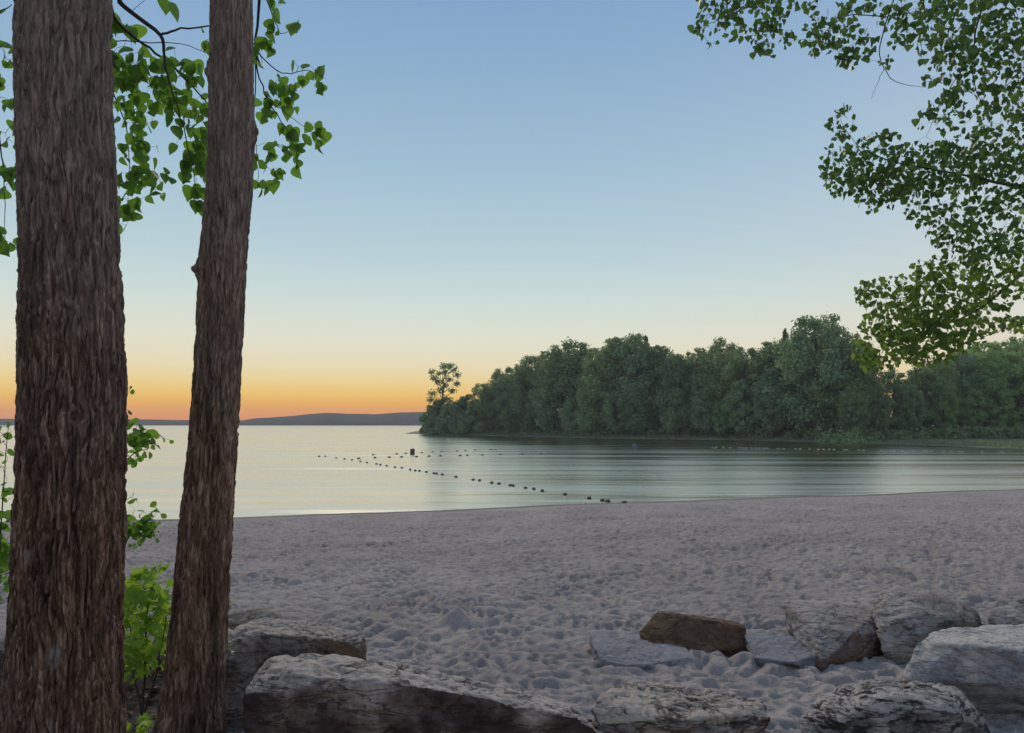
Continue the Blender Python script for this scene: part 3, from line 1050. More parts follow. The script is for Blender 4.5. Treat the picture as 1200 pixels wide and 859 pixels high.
# the thick trunk
D1, D2 = 3.4, 4.1
z1 = float(beach_z([(70 - 600) / F * D1], [D1])[0])
z2 = float(beach_z([(225 - 600) / F * D2], [D2])[0])
prof1 = [(-700, 28, 112), (-300, 14, 124), (0, 14, 130), (150, 15, 133), (300, 20, 139), (390, 19, 145), (450, 20, 147), (520, 18, 148), (600, 13, 147), (700, 8, 144), (800, 2, 143), (860, -3, 144), (960, -12, 150)]
treeA = thing('poplar_tree', 'thick furrowed tree trunk at the far left, broad leaves hanging behind it', 'tree', ((72 - 600) / F * D1, D1, z1))
OA = Vector(treeA.location)
tm = trunk_mesh('trunk', prof1, D1, 300, 760, 0.0215, 0.030, z1 - 0.08, 6.4, 3.0,
                knobs=((-1.35, 2.5 + (HZ - 395) / F * D1, 0.10, 0.022), (3.1, 2.5 + (HZ - 90) / F * D1, 0.05, 0.014), (-0.05, 2.5 + (HZ - 430) / F * D1, 0.05, 0.012), (-2.0, 2.5 + (HZ - 75) / F * D1, 0.07, 0.014)), fit=0.84, shift=3.0)
o = obj('trunk', tm, M_bark1, treeA)
o.location = -OA
prof2 = [(-700, 262, 302), (-300, 256, 300), (0, 246, 296), (80, 245, 297), (150, 244, 299), (220, 242, 297), (300, 233, 290), (400, 229, 285), (450, 226, 282), (520, 221, 279), (600, 212, 273), (700, 203, 268), (780, 194, 263), (860, 184, 258), (930, 176, 256)]
treeB = thing('poplar_tree', 'thinner leaning tree trunk with knots, just right of the thick trunk', 'tree', ((225 - 600) / F * D2, D2, z2))
OB = Vector(treeB.location)
tm = trunk_mesh('trunk', prof2, D2, 210, 660, 0.0165, 0.018, z2 - 0.08, 7.2, 8.0,
                knobs=((3.3, 2.5 + (HZ - 316) / F * D2, 0.045, 0.030), (3.2, 2.5 + (HZ - 85) / F * D2, 0.05, 0.022), (-0.1, 2.5 + (HZ - 155) / F * D2, 0.05, 0.024), (-1.5, 2.5 + (HZ - 300) / F * D2, 0.10, 0.010)), fit=0.915, shift=0.0)
o = obj('trunk', tm, M_bark2, treeB)
o.location = -OB

LS = leaf_set(POPLAR, M_leafL)
limbsA = [
    pline([(60, -330, 3.45, 0.05), (105, -150, 3.75, 0.035), (132, -30, 4.15, 0.018), (146, 8, 4.25, 0.012), (188, 41, 4.3, 0.010), (192, 75, 4.35, 0.006), (203, 110, 4.4, 0.004), (218, 160, 4.45, 0.003), (232, 235, 4.5, 0.0015)]),
    pline([(188, 41, 4.3, 0.007), (212, 33, 4.32, 0.005), (262, 30, 4.4, 0.003)]),
    pline([(130, -20, 4.2, 0.010), (133, 18, 4.25, 0.009), (168, 52, 4.5, 0.007), (205, 80, 4.6, 0.006), (240, 118, 4.7, 0.004), (262, 160, 4.75, 0.002)]),
    pline([(133, 48, 4.5, 0.003), (175, 49, 4.5, 0.003), (216, 52, 4.5, 0.002), (244, 63, 4.5, 0.0015)]),
    pline([(133, 18, 4.25, 0.007), (118, 60, 4.5, 0.005), (130, 100, 4.6, 0.004), (150, 160, 4.7, 0.003), (150, 250, 4.7, 0.0015)]),
    pline([(118, 60, 4.5, 0.004), (90, 110, 4.7, 0.003), (125, 200, 4.8, 0.002), (140, 268, 4.8, 0.001)]),
    pline([(60, -330, 3.45, 0.03), (0, -120, 3.9, 0.018), (-30, 20, 4.2, 0.010), (-10, 120, 4.3, 0.006), (4, 200, 4.3, 0.003), (6, 290, 4.3, 0.001)]),
    pline([(-30, 20, 4.2, 0.008), (-5, 16, 4.2, 0.004), (14, 5, 4.2, 0.002)]),
]
blobsA = [
    pxblob(150, 60, 24, 36, 4.5, 0.15, 20, 0.078), pxblob(165, 110, 34, 40, 4.6, 0.2, 46, 0.075), pxblob(150, 175, 20, 50, 4.65, 0.2, 34, 0.072),
    pxblob(175, 205, 20, 35, 4.7, 0.15, 22, 0.070), pxblob(148, 250, 14, 25, 4.7, 0.1, 12, 0.075), pxblob(215, 105, 26, 35, 4.65, 0.2, 34, 0.076),
    pxblob(232, 170, 22, 45, 4.6, 0.2, 36, 0.080), pxblob(222, 215, 14, 26, 4.55, 0.1, 9, 0.075), pxblob(236, 245, 5, 10, 4.5, 0.05, 3, 0.08),
    pxblob(193, 5, 9, 9, 4.4, 0.1, 3, 0.085), pxblob(138, 30, 10, 10, 4.4, 0.1, 4, 0.075), pxblob(240, 45, 8, 25, 4.5, 0.1, 4, 0.07),
    pxblob(4, 60, 10, 40, 4.3, 0.15, 8, 0.07), pxblob(2, 150, 10, 60, 4.3, 0.15, 14, 0.072), pxblob(6, 215, 9, 30, 4.3, 0.1, 9, 0.074), pxblob(7, 285, 9, 14, 4.3, 0.1, 7, 0.08),
]
blobsA = [(c_, a_ * 1.05, b_ * 1.2, d_ * 1.05, int(n_ * 1.4), s_) for c_, a_, b_, d_, n_, s_ in blobsA]
foliage(treeA, LS, M_twig, limbsA, blobsA, 300, 0.0012, random.Random(5), origin=OA)

limbsB = [
    pline([(281, -420, 4.15, 0.04), (300, -260, 4.4, 0.028), (312, -120, 4.7, 0.016), (306, -20, 4.8, 0.010), (300, 60, 4.85, 0.006), (310, 110, 4.85, 0.004), (335, 150, 4.85, 0.003), (350, 190, 4.85, 0.0015)]),
    pline([(306, -20, 4.8, 0.006), (320, 20, 4.8, 0.003), (330, 40, 4.8, 0.002), (344, 30, 4.8, 0.001)]),
    pline([(300, 60, 4.85, 0.004), (330, 85, 4.85, 0.003), (360, 82, 4.85, 0.002), (381, 92, 4.85, 0.001)]),
    pline([(310, 110, 4.85, 0.003), (345, 140, 4.85, 0.002), (372, 160, 4.85, 0.001)]),
    pline([(300, 60, 4.85, 0.004), (298, 140, 4.9, 0.003), (303, 210, 4.9, 0.0015)]),
]
blobsB = [
    pxblob(318, 12, 6, 8, 4.8, 0.05, 3, 0.075), pxblob(333, 8, 6, 6, 4.8, 0.05, 2, 0.07), pxblob(322, 38, 16, 14, 4.8, 0.1, 8, 0.075), pxblob(344, 33, 7, 6, 4.8, 0.05, 3, 0.085),
    pxblob(308, 72, 12, 24, 4.85, 0.1, 10, 0.078), pxblob(318, 66, 8, 8, 4.85, 0.05, 3, 0.075), pxblob(340, 92, 16, 14, 4.85, 0.1, 8, 0.065), pxblob(366, 88, 14, 10, 4.85, 0.1, 7, 0.065),
    pxblob(372, 100, 12, 12, 4.85, 0.1, 5, 0.07), pxblob(330, 118, 22, 18, 4.85, 0.12, 18, 0.075), pxblob(312, 138, 14, 16, 4.85, 0.1, 8, 0.072), pxblob(370, 165, 11, 18, 4.85, 0.1, 9, 0.085),
    pxblob(340, 172, 18, 20, 4.85, 0.1, 17, 0.075), pxblob(310, 190, 16, 20, 4.85, 0.1, 9, 0.075), pxblob(322, 212, 12, 10, 4.85, 0.08, 5, 0.075), pxblob(306, 228, 8, 10, 4.85, 0.06, 4, 0.08), pxblob(345, 196, 8, 8, 4.85, 0.06, 2, 0.075),
]
foliage(treeB, LS, M_twig, limbsB, blobsB, 300, 0.0011, random.Random(9), origin=OB)

# the tree whose boughs reach in from the upper right; its bole stands just outside the frame
DT = 9.0
tx, ty = (1480 - 600) / F * DT, DT
tz = float(beach_z([tx], [ty])[0])
treeC = thing('poplar_tree', 'leafy poplar boughs reaching in from the upper right over the beach', 'tree', (tx, ty, tz))
OC = Vector(treeC.location)
prof3 = [(-900, 1465, 1495), (-400, 1450, 1510), (200, 1442, 1518), (700, 1435, 1525)]
tm = trunk_mesh('trunk', prof3, DT, 90, 200, 0.03, 0.014, tz - 0.08, 12.0, 14.0)
o = obj('trunk', tm, M_bark2, treeC)
o.location = -OC
LR = leaf_set(POPLAR, M_leafR)
limbsC = [
    pline([(1480, -120, 9.0, 0.07), (1320, -110, 8.4, 0.045), (1180, -60, 7.8, 0.025), (1060, -30, 7.4, 0.014), (940, -15, 7.1, 0.008), (860, 15, 7.0, 0.004), (828, 30, 7.0, 0.002)]),
    pline([(1060, -30, 7.4, 0.009), (1040, 20, 7.4, 0.006), (1031, 60, 7.4, 0.005), (1036, 80, 7.4, 0.004), (1052, 97, 7.4, 0.003), (1086, 102, 7.4, 0.0015)]),
    pline([(1036, 80, 7.4, 0.003), (1028, 98, 7.4, 0.002), (1021, 116, 7.4, 0.001)]),
    pline([(1040, 20, 7.4, 0.005), (990, 20, 7.3, 0.004), (955, 50, 7.3, 0.002)]),
    pline([(1180, -60, 7.8, 0.016), (1150, 10, 7.8, 0.010), (1140, 60, 7.7, 0.007), (1142, 100, 7.7, 0.004), (1160, 135, 7.7, 0.002)]),
    pline([(1140, 60, 7.7, 0.005), (1110, 110, 7.6, 0.003), (1085, 160, 7.5, 0.0015)]),
    pline([(1480, 60, 9.0, 0.06), (1330, 150, 8.6, 0.035), (1220, 215, 8.2, 0.018), (1130, 205, 7.9, 0.010), (1050, 190, 7.7, 0.006), (1005, 170, 7.6, 0.003), (985, 140, 7.6, 0.0015)]),
    pline([(1130, 205, 7.9, 0.006), (1050, 215, 7.8, 0.004), (1000, 230, 7.7, 0.002)]),
    pline([(1220, 215, 8.2, 0.010), (1150, 250, 8.1, 0.006), (1110, 290, 8.0, 0.003)]),
    pline([(1480, 160, 9.0, 0.06), (1330, 250, 9.0, 0.035), (1220, 305, 8.8, 0.02), (1150, 360, 8.6, 0.013), (1095, 385, 8.4, 0.007), (1040, 400, 8.3, 0.003)]),
    pline([(1150, 360, 8.6, 0.008), (1100, 345, 8.5, 0.005), (1040, 350, 8.4, 0.003), (1005, 340, 8.3, 0.0015)]),
    pline([(1330, 250, 9.0, 0.02), (1260, 340, 9.0, 0.010), (1200, 375, 8.9, 0.005), (1140, 400, 8.7, 0.003)]),
    pline([(1260, 340, 9.0, 0.005), (1190, 335, 8.9, 0.003), (1165, 318, 8.9, 0.0015)]),
]
SZ = 0.062
blobsC = [
    pxblob(838, 22, 26, 26, 7.0, 0.3, 55, SZ), pxblob(880, 18, 36, 26, 7.0, 0.3, 75, SZ), pxblob(905, 45, 30, 18, 7.05, 0.2, 32, SZ), pxblob(888, 62, 8, 6, 7.0, 0.1, 6, SZ), pxblob(930, 0, 40, 12, 7.1, 0.2, 35, SZ),
    pxblob(960, 42, 24, 22, 7.25, 0.2, 40, SZ), pxblob(990, 35, 26, 34, 7.3, 0.2, 34, 0.075), pxblob(1005, 62, 22, 14, 7.3, 0.2, 30, SZ), pxblob(988, 72, 10, 8, 7.3, 0.1, 7, 0.075), pxblob(1035, 10, 30, 14, 7.4, 0.2, 18, 0.072), pxblob(1038, 75, 8, 8, 7.4, 0.1, 7, 0.04),
    pxblob(1080, 25, 36, 34, 7.5, 0.35, 85, 0.066), pxblob(1130, 25, 44, 44, 7.7, 0.4, 130, 0.066), pxblob(1180, 30, 40, 50, 7.8, 0.45, 150, 0.068), pxblob(1110, 72, 30, 26, 7.6, 0.3, 45, 0.07), pxblob(1160, 85, 44, 30, 7.7, 0.3, 75, 0.07),
    pxblob(1185, 118, 26, 28, 7.8, 0.3, 40, 0.066), pxblob(1118, 112, 16, 12, 7.6, 0.2, 16, 0.07), pxblob(1085, 138, 12, 12, 7.5, 0.15, 9, 0.08), pxblob(1130, 140, 34, 20, 7.6, 0.2, 32, 0.062),
    pxblob(985, 150, 14, 24, 7.6, 0.2, 28, 0.056), pxblob(968, 195, 7, 18, 7.65, 0.15, 12, 0.055), pxblob(990, 200, 20, 32, 7.65, 0.3, 55, 0.058), pxblob(1025, 190, 32, 30, 7.7, 0.35, 125, 0.058), pxblob(1035, 222, 36, 24, 7.75, 0.35, 105, 0.058),
    pxblob(1075, 205, 40, 32, 7.8, 0.4, 130, 0.060), pxblob(1120, 195, 40, 32, 7.9, 0.4, 130, 0.060), pxblob(1165, 180, 40, 32, 8.0, 0.4, 95, 0.062), pxblob(1165, 225, 44, 34, 8.1, 0.4, 150, 0.062), pxblob(1085, 250, 24, 14, 7.9, 0.2, 26, 0.058), pxblob(1120, 262, 34, 24, 8.0, 0.3, 70, 0.06),
    pxblob(1170, 285, 40, 30, 8.1, 0.4, 110, 0.062), pxblob(1125, 300, 26, 18, 8.0, 0.3, 36, 0.06), pxblob(1103, 282, 8, 10, 8.0, 0.1, 8, 0.055),
    pxblob(1090, 318, 22, 16, 8.4, 0.25, 45, 0.060), pxblob(1150, 325, 46, 24, 8.6, 0.4, 130, 0.062), pxblob(1040, 345, 36, 20, 8.35, 0.25, 75, 0.060), pxblob(1010, 338, 10, 8, 8.3, 0.15, 9, 0.055), pxblob(1100, 352, 44, 26, 8.4, 0.4, 150, 0.062), pxblob(1160, 350, 24, 20, 8.6, 0.35, 60, 0.062),
    pxblob(1050, 378, 40, 24, 8.35, 0.35, 130, 0.064), pxblob(1105, 385, 40, 22, 8.4, 0.35, 110, 0.064), pxblob(1040, 410, 36, 22, 8.3, 0.35, 95, 0.066), pxblob(1090, 410, 34, 22, 8.35, 0.35, 85, 0.066), pxblob(1022, 428, 14, 12, 8.3, 0.2, 16, 0.066), pxblob(1125, 402, 20, 14, 8.5, 0.3, 30, 0.064),
    pxblob(1160, 383, 44, 10, 8.7, 0.3, 60, 0.062), pxblob(1195, 382, 20, 8, 8.8, 0.2, 22, 0.06), pxblob(1215, 300, 30, 60, 8.6, 0.4, 120, 0.062), pxblob(1230, 120, 40, 110, 8.0, 0.5, 240, 0.066),
]
blobsC = [(c_, a_ * 1.05, b_ * 1.2, d_ * 1.05, int(n_ * 2.05), s_ * 0.93) for c_, a_, b_, d_, n_, s_ in blobsC]
M_leaf_backlit = leaf_mat('leaf_poplar_backlit', (0.06, 0.125, 0.03), (0.13, 0.22, 0.045), 0.52, (0.27, 0.42, 0.06))  # paler yellow copy of the bough leaf colour, with backlight painted in
LY = leaf_set(POPLAR, M_leaf_backlit)
zcut = H + (HZ - 366) / F * 8.4
up_ = [q_ for q_ in blobsC if q_[0].z > zcut]
dn_ = [q_ for q_ in blobsC if q_[0].z <= zcut]
foliage(treeC, LR, M_twig, limbsC[:9], [q_ for q_ in up_ if q_[0].y < 8.25], 200, 0.0012, random.Random(21), origin=OC)
foliage(treeC, LY, M_twig, limbsC[9:], [q_ for q_ in up_ if q_[0].y >= 8.25] + dn_, 100, 0.0012, random.Random(22), origin=OC)

# ---------------------------------------------------------------- shrubs round the trunks
LSap = [lobed('leaf', M_leafS, c_) for c_ in (0.05, 0.18, 0.3)]
LSh = leaf_set(OVATE, M_leafT)


def shrub(label, px, base_py, d, limbs, blobs, meshes, seed, down=0.35, spread=1.0, cat='shrub', name='shrub'):
    x, y = (px - 600) / F * d, d
    z = float(beach_z([x], [y])[0])
    s = thing(name, label, cat, (x, y, z))
    base = Vector((x, y, z - 0.02))
    L = [[(base + Vector((random.uniform(-.02, .02), random.uniform(-.02, .02), 0)), l_[0][1])] + l_[1:] for l_ in limbs]
    foliage(s, meshes, M_twig, L, blobs, 300, 0.0013, random.Random(seed), 'stem', down, spread, origin=Vector((x, y, z)))
    return s


shrub('bright lime green sapling growing between the two trunks', 168, 850, 4.7,
      [pline([(168, 850, 4.7, 0.008), (170, 780, 4.7, 0.006), (172, 720, 4.7, 0.004), (180, 680, 4.7, 0.002)]), pline([(168, 850, 4.7, 0.007), (155, 770, 4.75, 0.004), (150, 700, 4.75, 0.002)]),
       pline([(168, 850, 4.7, 0.007), (185, 780, 4.65, 0.004), (195, 720, 4.65, 0.002)])],
      [pxblob(172, 692, 30, 20, 4.7, 0.14, 40, 0.095), pxblob(168, 722, 40, 24, 4.7, 0.22, 90, 0.095), pxblob(172, 752, 40, 26, 4.7, 0.22, 90, 0.09), pxblob(168, 782, 34, 16, 4.65, 0.14, 40, 0.085), pxblob(150, 800, 10, 12, 4.6, 0.08, 6, 0.08), pxblob(190, 675, 12, 8, 4.7, 0.06, 6, 0.08)],
      LSap, 31)
shrub('tall thin shrub with small rounded leaves, showing right beside the thick trunk', 140, 860, 4.2,
      [pline([(140, 860, 4.2, 0.008), (136, 700, 4.2, 0.006), (138, 600, 4.2, 0.004), (148, 540, 4.2, 0.003), (175, 525, 4.2, 0.0015)]), pline([(140, 860, 4.2, 0.006), (140, 680, 4.2, 0.004), (152, 630, 4.2, 0.003), (180, 606, 4.2, 0.0015)]),
       pline([(140, 860, 4.2, 0.006), (135, 600, 4.2, 0.004), (142, 500, 4.2, 0.002), (149, 455, 4.2, 0.001)])],
      [pxblob(158, 515, 14, 18, 4.2, 0.06, 26, 0.060), pxblob(180, 522, 18, 14, 4.2, 0.08, 14, 0.042), pxblob(158, 540, 14, 8, 4.2, 0.06, 8, 0.045), pxblob(149, 475, 4, 26, 4.2, 0.05, 9, 0.034), pxblob(156, 590, 10, 12, 4.2, 0.06, 6, 0.045),
       pxblob(165, 622, 26, 18, 4.2, 0.08, 60, 0.055), pxblob(180, 604, 12, 8, 4.2, 0.06, 6, 0.048), pxblob(152, 640, 12, 8, 4.2, 0.05, 8, 0.05), pxblob(140, 560, 10, 60, 4.2, 0.06, 14, 0.05)],
      LSh, 33, 0.2)
shrub('leafy green shrub half hidden behind the thick trunk on its left side', -6, 860, 4.4,
      [pline([(-6, 860, 4.4, 0.008), (-4, 720, 4.4, 0.006), (2, 600, 4.4, 0.004), (10, 500, 4.4, 0.0015)]), pline([(-6, 860, 4.4, 0.007), (-20, 700, 4.4, 0.005), (-30, 580, 4.4, 0.002)]), pline([(-6, 860, 4.4, 0.006), (10, 740, 4.4, 0.004), (14, 640, 4.4, 0.002)])],
      [pxblob(6, 520, 12, 24, 4.4, 0.1, 14, 0.052), pxblob(6, 570, 14, 30, 4.4, 0.1, 16, 0.05), pxblob(2, 625, 22, 34, 4.4, 0.12, 46, 0.058), pxblob(0, 680, 26, 30, 4.4, 0.12, 50, 0.062), pxblob(-25, 620, 20, 60, 4.4, 0.1, 40, 0.06)],
      LSh, 35, 0.2)
shrub('small bright seedling at the foot of the thick trunk', 140, 870, 3.75,
      [pline([(140, 890, 3.75, 0.004), (142, 860, 3.75, 0.003), (146, 840, 3.75, 0.0015)]), pline([(140, 890, 3.75, 0.004), (120, 855, 3.7, 0.002)]), pline([(140, 890, 3.75, 0.004), (166, 860, 3.75, 0.002)])],
      [pxblob(134, 845, 22, 10, 3.75, 0.07, 9, 0.075), pxblob(125, 855, 16, 8, 3.7, 0.07, 7, 0.07), pxblob(164, 858, 16, 10, 3.75, 0.07, 9, 0.065)],
      LSap, 37, 0.1, 1.0, 'seedling', 'seedling')
shrub('tiny sprig of lime leaves right of the thinner trunk', 262, 860, 4.35,
      [pline([(262, 860, 4.35, 0.003), (266, 790, 4.35, 0.002), (268, 700, 4.35, 0.001)])],
      [pxblob(267, 762, 6, 8, 4.35, 0.04, 5, 0.04), pxblob(268, 712, 4, 10, 4.35, 0.04, 5, 0.03)],
      LSap, 39, 0.1, 1.0, 'seedling', 'seedling')

# leaf litter on the dark soil: uncountable
rl = random.Random(77)
lv, lf, n0 = [], [], 0
lm = np.array([x.co[:] for x in LSh[1].vertices])
lfc = np.array([p.vertices[:] for p in LSh[1].polygons])
cnt = 0
lx = np.array([rl.uniform(-4.5, -0.9) for _ in range(1500)])
ly = np.array([rl.uniform(2.6, 6.2) for _ in range(1500)])
ok = lx < soil_edge(ly) + 0.25
lx, ly = lx[ok], ly[ok]
lz = beach_z(lx, ly)
for x, y, z in zip(lx, ly, lz):
    s = rl.uniform(0.02, 0.06)
    a = rl.uniform(0, 6.28)
    M = Matrix.Rotation(a, 3, 'Z') @ Matrix.Rotation(rl.gauss(0, 0.4), 3, 'X') @ Matrix.Rotation(rl.gauss(0, 0.4), 3, 'Y')
    lv.append(lm @ np.array(M).T * s + np.array((x, y, z + 0.012)))
    lf.append(lfc + n0)
    n0 += len(lm)
M_litter = plain('dead_leaf', (0.10, 0.066, 0.042), 0.9, 0.6, 25)
o = obj('leaf_litter', mesh_np('leaf_litter', np.concatenate(lv), np.concatenate(lf)), M_litter)
o['kind'] = 'stuff'
tag(o, 'brown dead leaves littering the dark soil round the trunks', 'leaf litter')

# ---------------------------------------------------------------- trees on the wooded point
M_far = [leaf_mat('far_leaf_dark', (0.155, 0.235, 0.115), (0.265, 0.355, 0.15), 0.48, (0.28, 0.38, 0.14), 0.8, 0.25),
         leaf_mat('far_leaf_mid', (0.18, 0.28, 0.15), (0.28, 0.40, 0.185), 0.48, (0.28, 0.40, 0.17), 0.8, 0.25),
         leaf_mat('far_leaf_light', (0.22, 0.36, 0.14), (0.33, 0.49, 0.17), 0.48, (0.32, 0.50, 0.16), 0.8, 0.25)]
M_ftrunk = plain('far_bark', (0.09, 0.075, 0.06), 0.9, 0.2, 2)


def leaf_cloud(cent, nor, size, rs):
    """one small irregular quad per leaf spray"""
    n = len(cent)
    nor = nor / (np.linalg.norm(nor, axis=1)[:, None] + 1e-9)
    a = np.cross(nor, rs.normal(size=(n, 3)))
    a /= np.linalg.norm(a, axis=1)[:, None] + 1e-9
    b_ = np.cross(nor, a)
    s = size * rs.uniform(0.6, 1.35, size=(n, 1))
    e = rs.uniform(0.45, 0.9, size=(n, 1))
    v = np.stack([cent - a * s, cent - b_ * s * e + nor * s * 0.2, cent + a * s, cent + b_ * s * e + nor * s * 0.2], 1).reshape(-1, 3)
    f = np.arange(4 * n).reshape(n, 4)
    return v, f


def tree_proto(seed, h, kind):
    """returns (trunk mesh, crown mesh) for a tree h metres tall with its foot at the origin"""
    rs = np.random.default_rng(seed)
    rr = random.Random(seed)
    tb = Tubes()
    lumps = []
    if kind == 'spruce':
        tb.add([(0, 0, -0.3), (0, 0, h * 0.5), (0, 0, h * 0.97)], [0.22, 0.13, 0.03], 6)
        for k in range(46):
            tt = k / 45
            z = h * (0.12 + 0.86 * tt)
            r = (1 - tt) ** 0.85 * h * 0.17 + 0.1
            a = k * 2.4
            lumps.append(((math.cos(a) * r * 0.6, math.sin(a) * r * 0.6, z), (r * 0.62, r * 0.62, 0.42 + 0.25 * (1 - tt)), 70))
    else:
        w = {'broad': 0.30, 'tall': 0.21, 'wide': 0.40, 'bush': 0.62, 'sparse': 0.26}[kind]
        z0 = {'broad': 0.16, 'tall': 0.14, 'wide': 0.10, 'bush': 0.0, 'sparse': 0.3}[kind]
        nl = {'broad': 48, 'tall': 42, 'wide': 64, 'bush': 18, 'sparse': 20}[kind]
        lean = Vector((rr.uniform(-.05, .05) * h, rr.uniform(-.05, .05) * h, 0))
        r0 = max(0.06, h * 0.014)
        top = Vector((lean.x, lean.y, h * 0.86))
        tb.add([(0, 0, -0.3), (lean.x * 0.2, lean.y * 0.2, h * 0.2), (lean.x * 0.5, lean.y * 0.5, h * 0.5), top], [r0 * 1.25, r0, r0 * 0.65, r0 * 0.15], 7)
        for k in range(nl):
            tt = (k + 0.5) / nl
            z = z0 + (0.95 - z0) * tt
            env = (math.sin(math.pi * min(1, (z - z0) / (1.04 - z0)) ** 0.72) ** 0.62) if kind != 'bush' else math.sqrt(max(0.05, 1 - (z / 1.0) ** 2))
            a = k * 2.399 + rr.uniform(-0.5, 0.5)
            rad_ = w * h * env * rr.uniform(0.45, 0.95)
            c = Vector((math.cos(a) * rad_ + lean.x * z, math.sin(a) * rad_ + lean.y * z, z * h + rr.uniform(-.03, .03) * h))
            s = h * rr.uniform(0.045, 0.115) * (1.0 if kind != 'bush' else 1.9)
            if tt > 0.86:
                s *= 0.72
            lumps.append((c[:], (s * 1.15, s * 1.15, s * rr.uniform(0.7, 1.0)), int((230 if kind != 'sparse' else 130) * (s / (h * 0.09)) ** 1.5)))
            if kind != 'bush' and k % 2 == 0:
                st = Vector((lean.x * z * 0.8, lean.y * z * 0.8, max(0.1, z - 0.16) * h))
                tb.add([st, st.lerp(c, 0.5) + Vector((0, 0, 0.02 * h)), c], [r0 * 0.40, r0 * 0.22, 0.02], 4)
    cs, ns = [], []
    for c, (a, b_, d_), n in lumps:
        u_ = rs.normal(size=(n, 3))
        u_ /= np.linalg.norm(u_, axis=1)[:, None]
        rad_ = rs.uniform(0.2, 1.0, size=(n, 1)) ** 0.5 * (0.85 + 0.55 * rs.random(size=(n, 1)) ** 3)
        cs.append(np.array(c) + u_ * rad_ * np.array((a, b_, d_)))
        ns.append(u_ + 0.55 * rs.normal(size=(n, 3)) + np.array((0, 0, 0.35)))
    cs, ns = np.concatenate(cs), np.concatenate(ns)
    keep = cs[:, 2] > 0.05
    v, f = leaf_cloud(cs[keep], ns[keep], 0.21 if kind != 'spruce' else 0.18, rs)
    return tb.mesh('trunk'), mesh_np('crown', v, f, smooth=False)


PROTO = {}
for nm, kind, hs, seeds in (('broad', 'broad', 15, (1, 2, 3, 4)), ('tall', 'tall', 16, (5, 6, 7)), ('wide', 'wide', 15, (8, 9)), ('bush', 'bush', 4.5, (10, 11, 12)), ('spruce', 'spruce', 15, (13,))):
    PROTO[nm] = []
    for s_ in seeds:
        tmesh, cmesh = tree_proto(s_, hs, kind)
        tmesh.materials.append(M_ftrunk)
        cmesh.materials.append(M_far[0])
        PROTO[nm].append((tmesh, cmesh, hs))

shore_px = np.array([600 + F * a / b_ for a, b_ in zip(spx[:10], spy[:10])])
shore_d = spy[:10]


def tree_d(px):
    """distance of the wood's edge: at the shore on the left, behind a grassy bank on the right"""
    sd = float(np.interp(px, shore_px, shore_d))
    return max(sd, float(np.interp(px, [960, 1010, 1060, 1120, 1250], [0, 104, 106, 107, 108])))


def plant(px, top, off, kind, shade, label, group=None, wscale=1.0, name='tree', cat='tree', var=None, rs=random):
    d = tree_d(px) + off
    x = (px - 600) / F * d
    z = point_ground(x, d)
    hgt = H + (HZ - top) / F * d - z
    v_ = PROTO[kind][(var if var is not None else rs.randrange(99)) % len(PROTO[kind])]
    s = hgt / v_[2]
    e = thing(name, label, cat, (x, d, z), group)
    e.rotation_euler.z = rs.uniform(0, 6.28)
    e.scale = (s * wscale, s * wscale, s)
    for nm, me in (('trunk', v_[0]), ('crown', v_[1])):
        o = bpy.data.objects.new(nm, me)
        C.objects.link(o)
        o.parent = e
        if nm == 'crown':
            o.material_slots[0].link = 'OBJECT'
            o.material_slots[0].material = M_far[shade]
    return e


rt = random.Random(404)
ORD = ['first', 'second', 'third', 'fourth', 'fifth', 'sixth', 'seventh', 'eighth', 'ninth', 'tenth', 'eleventh', 'twelfth', 'thirteenth', 'fourteenth', 'fifteenth', 'sixteenth', 'seventeenth', 'eighteenth', 'nineteenth', 'twentieth', 'twenty-first', 'twenty-second', 'twenty-third', 'twenty-fourth', 'twenty-fifth', 'twenty-sixth', 'twenty-seventh', 'twenty-eighth']
SHD = ['dark green', 'mid green', 'pale green']
FR = [(566, 447, 4, 'broad', 0, 0.9), (584, 433, 6, 'broad', 0, 0.9), (602, 426, 5, 'broad', 0, 0.9), (624, 416, 6, 'broad', 0, 1.0), (650, 406, 5, 'broad', 0, 1.0), (676, 398, 7, 'tall', 0, 1.1), (702, 404, 4, 'broad', 0, 0.9),
      (724, 390, 6, 'tall', 0, 1.15), (746, 390, 5, 'broad', 1, 0.8), (772, 400, 6, 'tall', 0, 1.2), (794, 414, 3, 'broad', 0, 0.9), (818, 404, 6, 'broad', 0, 0.85), (845, 397, 6, 'broad', 0, 0.9), (872, 403, 4, 'broad', 0, 0.9), (900, 396, 6, 'tall', 0, 1.1),
      (988, 382, 7, 'broad', 0, 0.9), (1012, 408, 4, 'broad', 0, 0.8), (1046, 432, 6, 'broad', 0, 0.95), (1076, 428, 7, 'broad', 0, 0.9), (1100, 418, 4, 'broad', 0, 0.9), (1128, 408, 6, 'tall', 1, 1.2), (1158, 396, 8, 'broad', 2, 1.0), (1192, 390, 7, 'broad', 2, 1.0)]
for k, (px, top, off, kind, shade, ws) in enumerate(FR):
    place = '%s tall one right of the lone tree' % ORD[k]
    plant(px, top, off, kind, shade, '%s tree topping the wooded point, %s' % (SHD[shade], place), 'tall trees along the wooded point', ws, rs=rt)
plant(951, 368, 5, 'wide', 1, 'highest and broadest round tree on the far shore, blue green crown', None, 0.95, var=0, rs=rt)
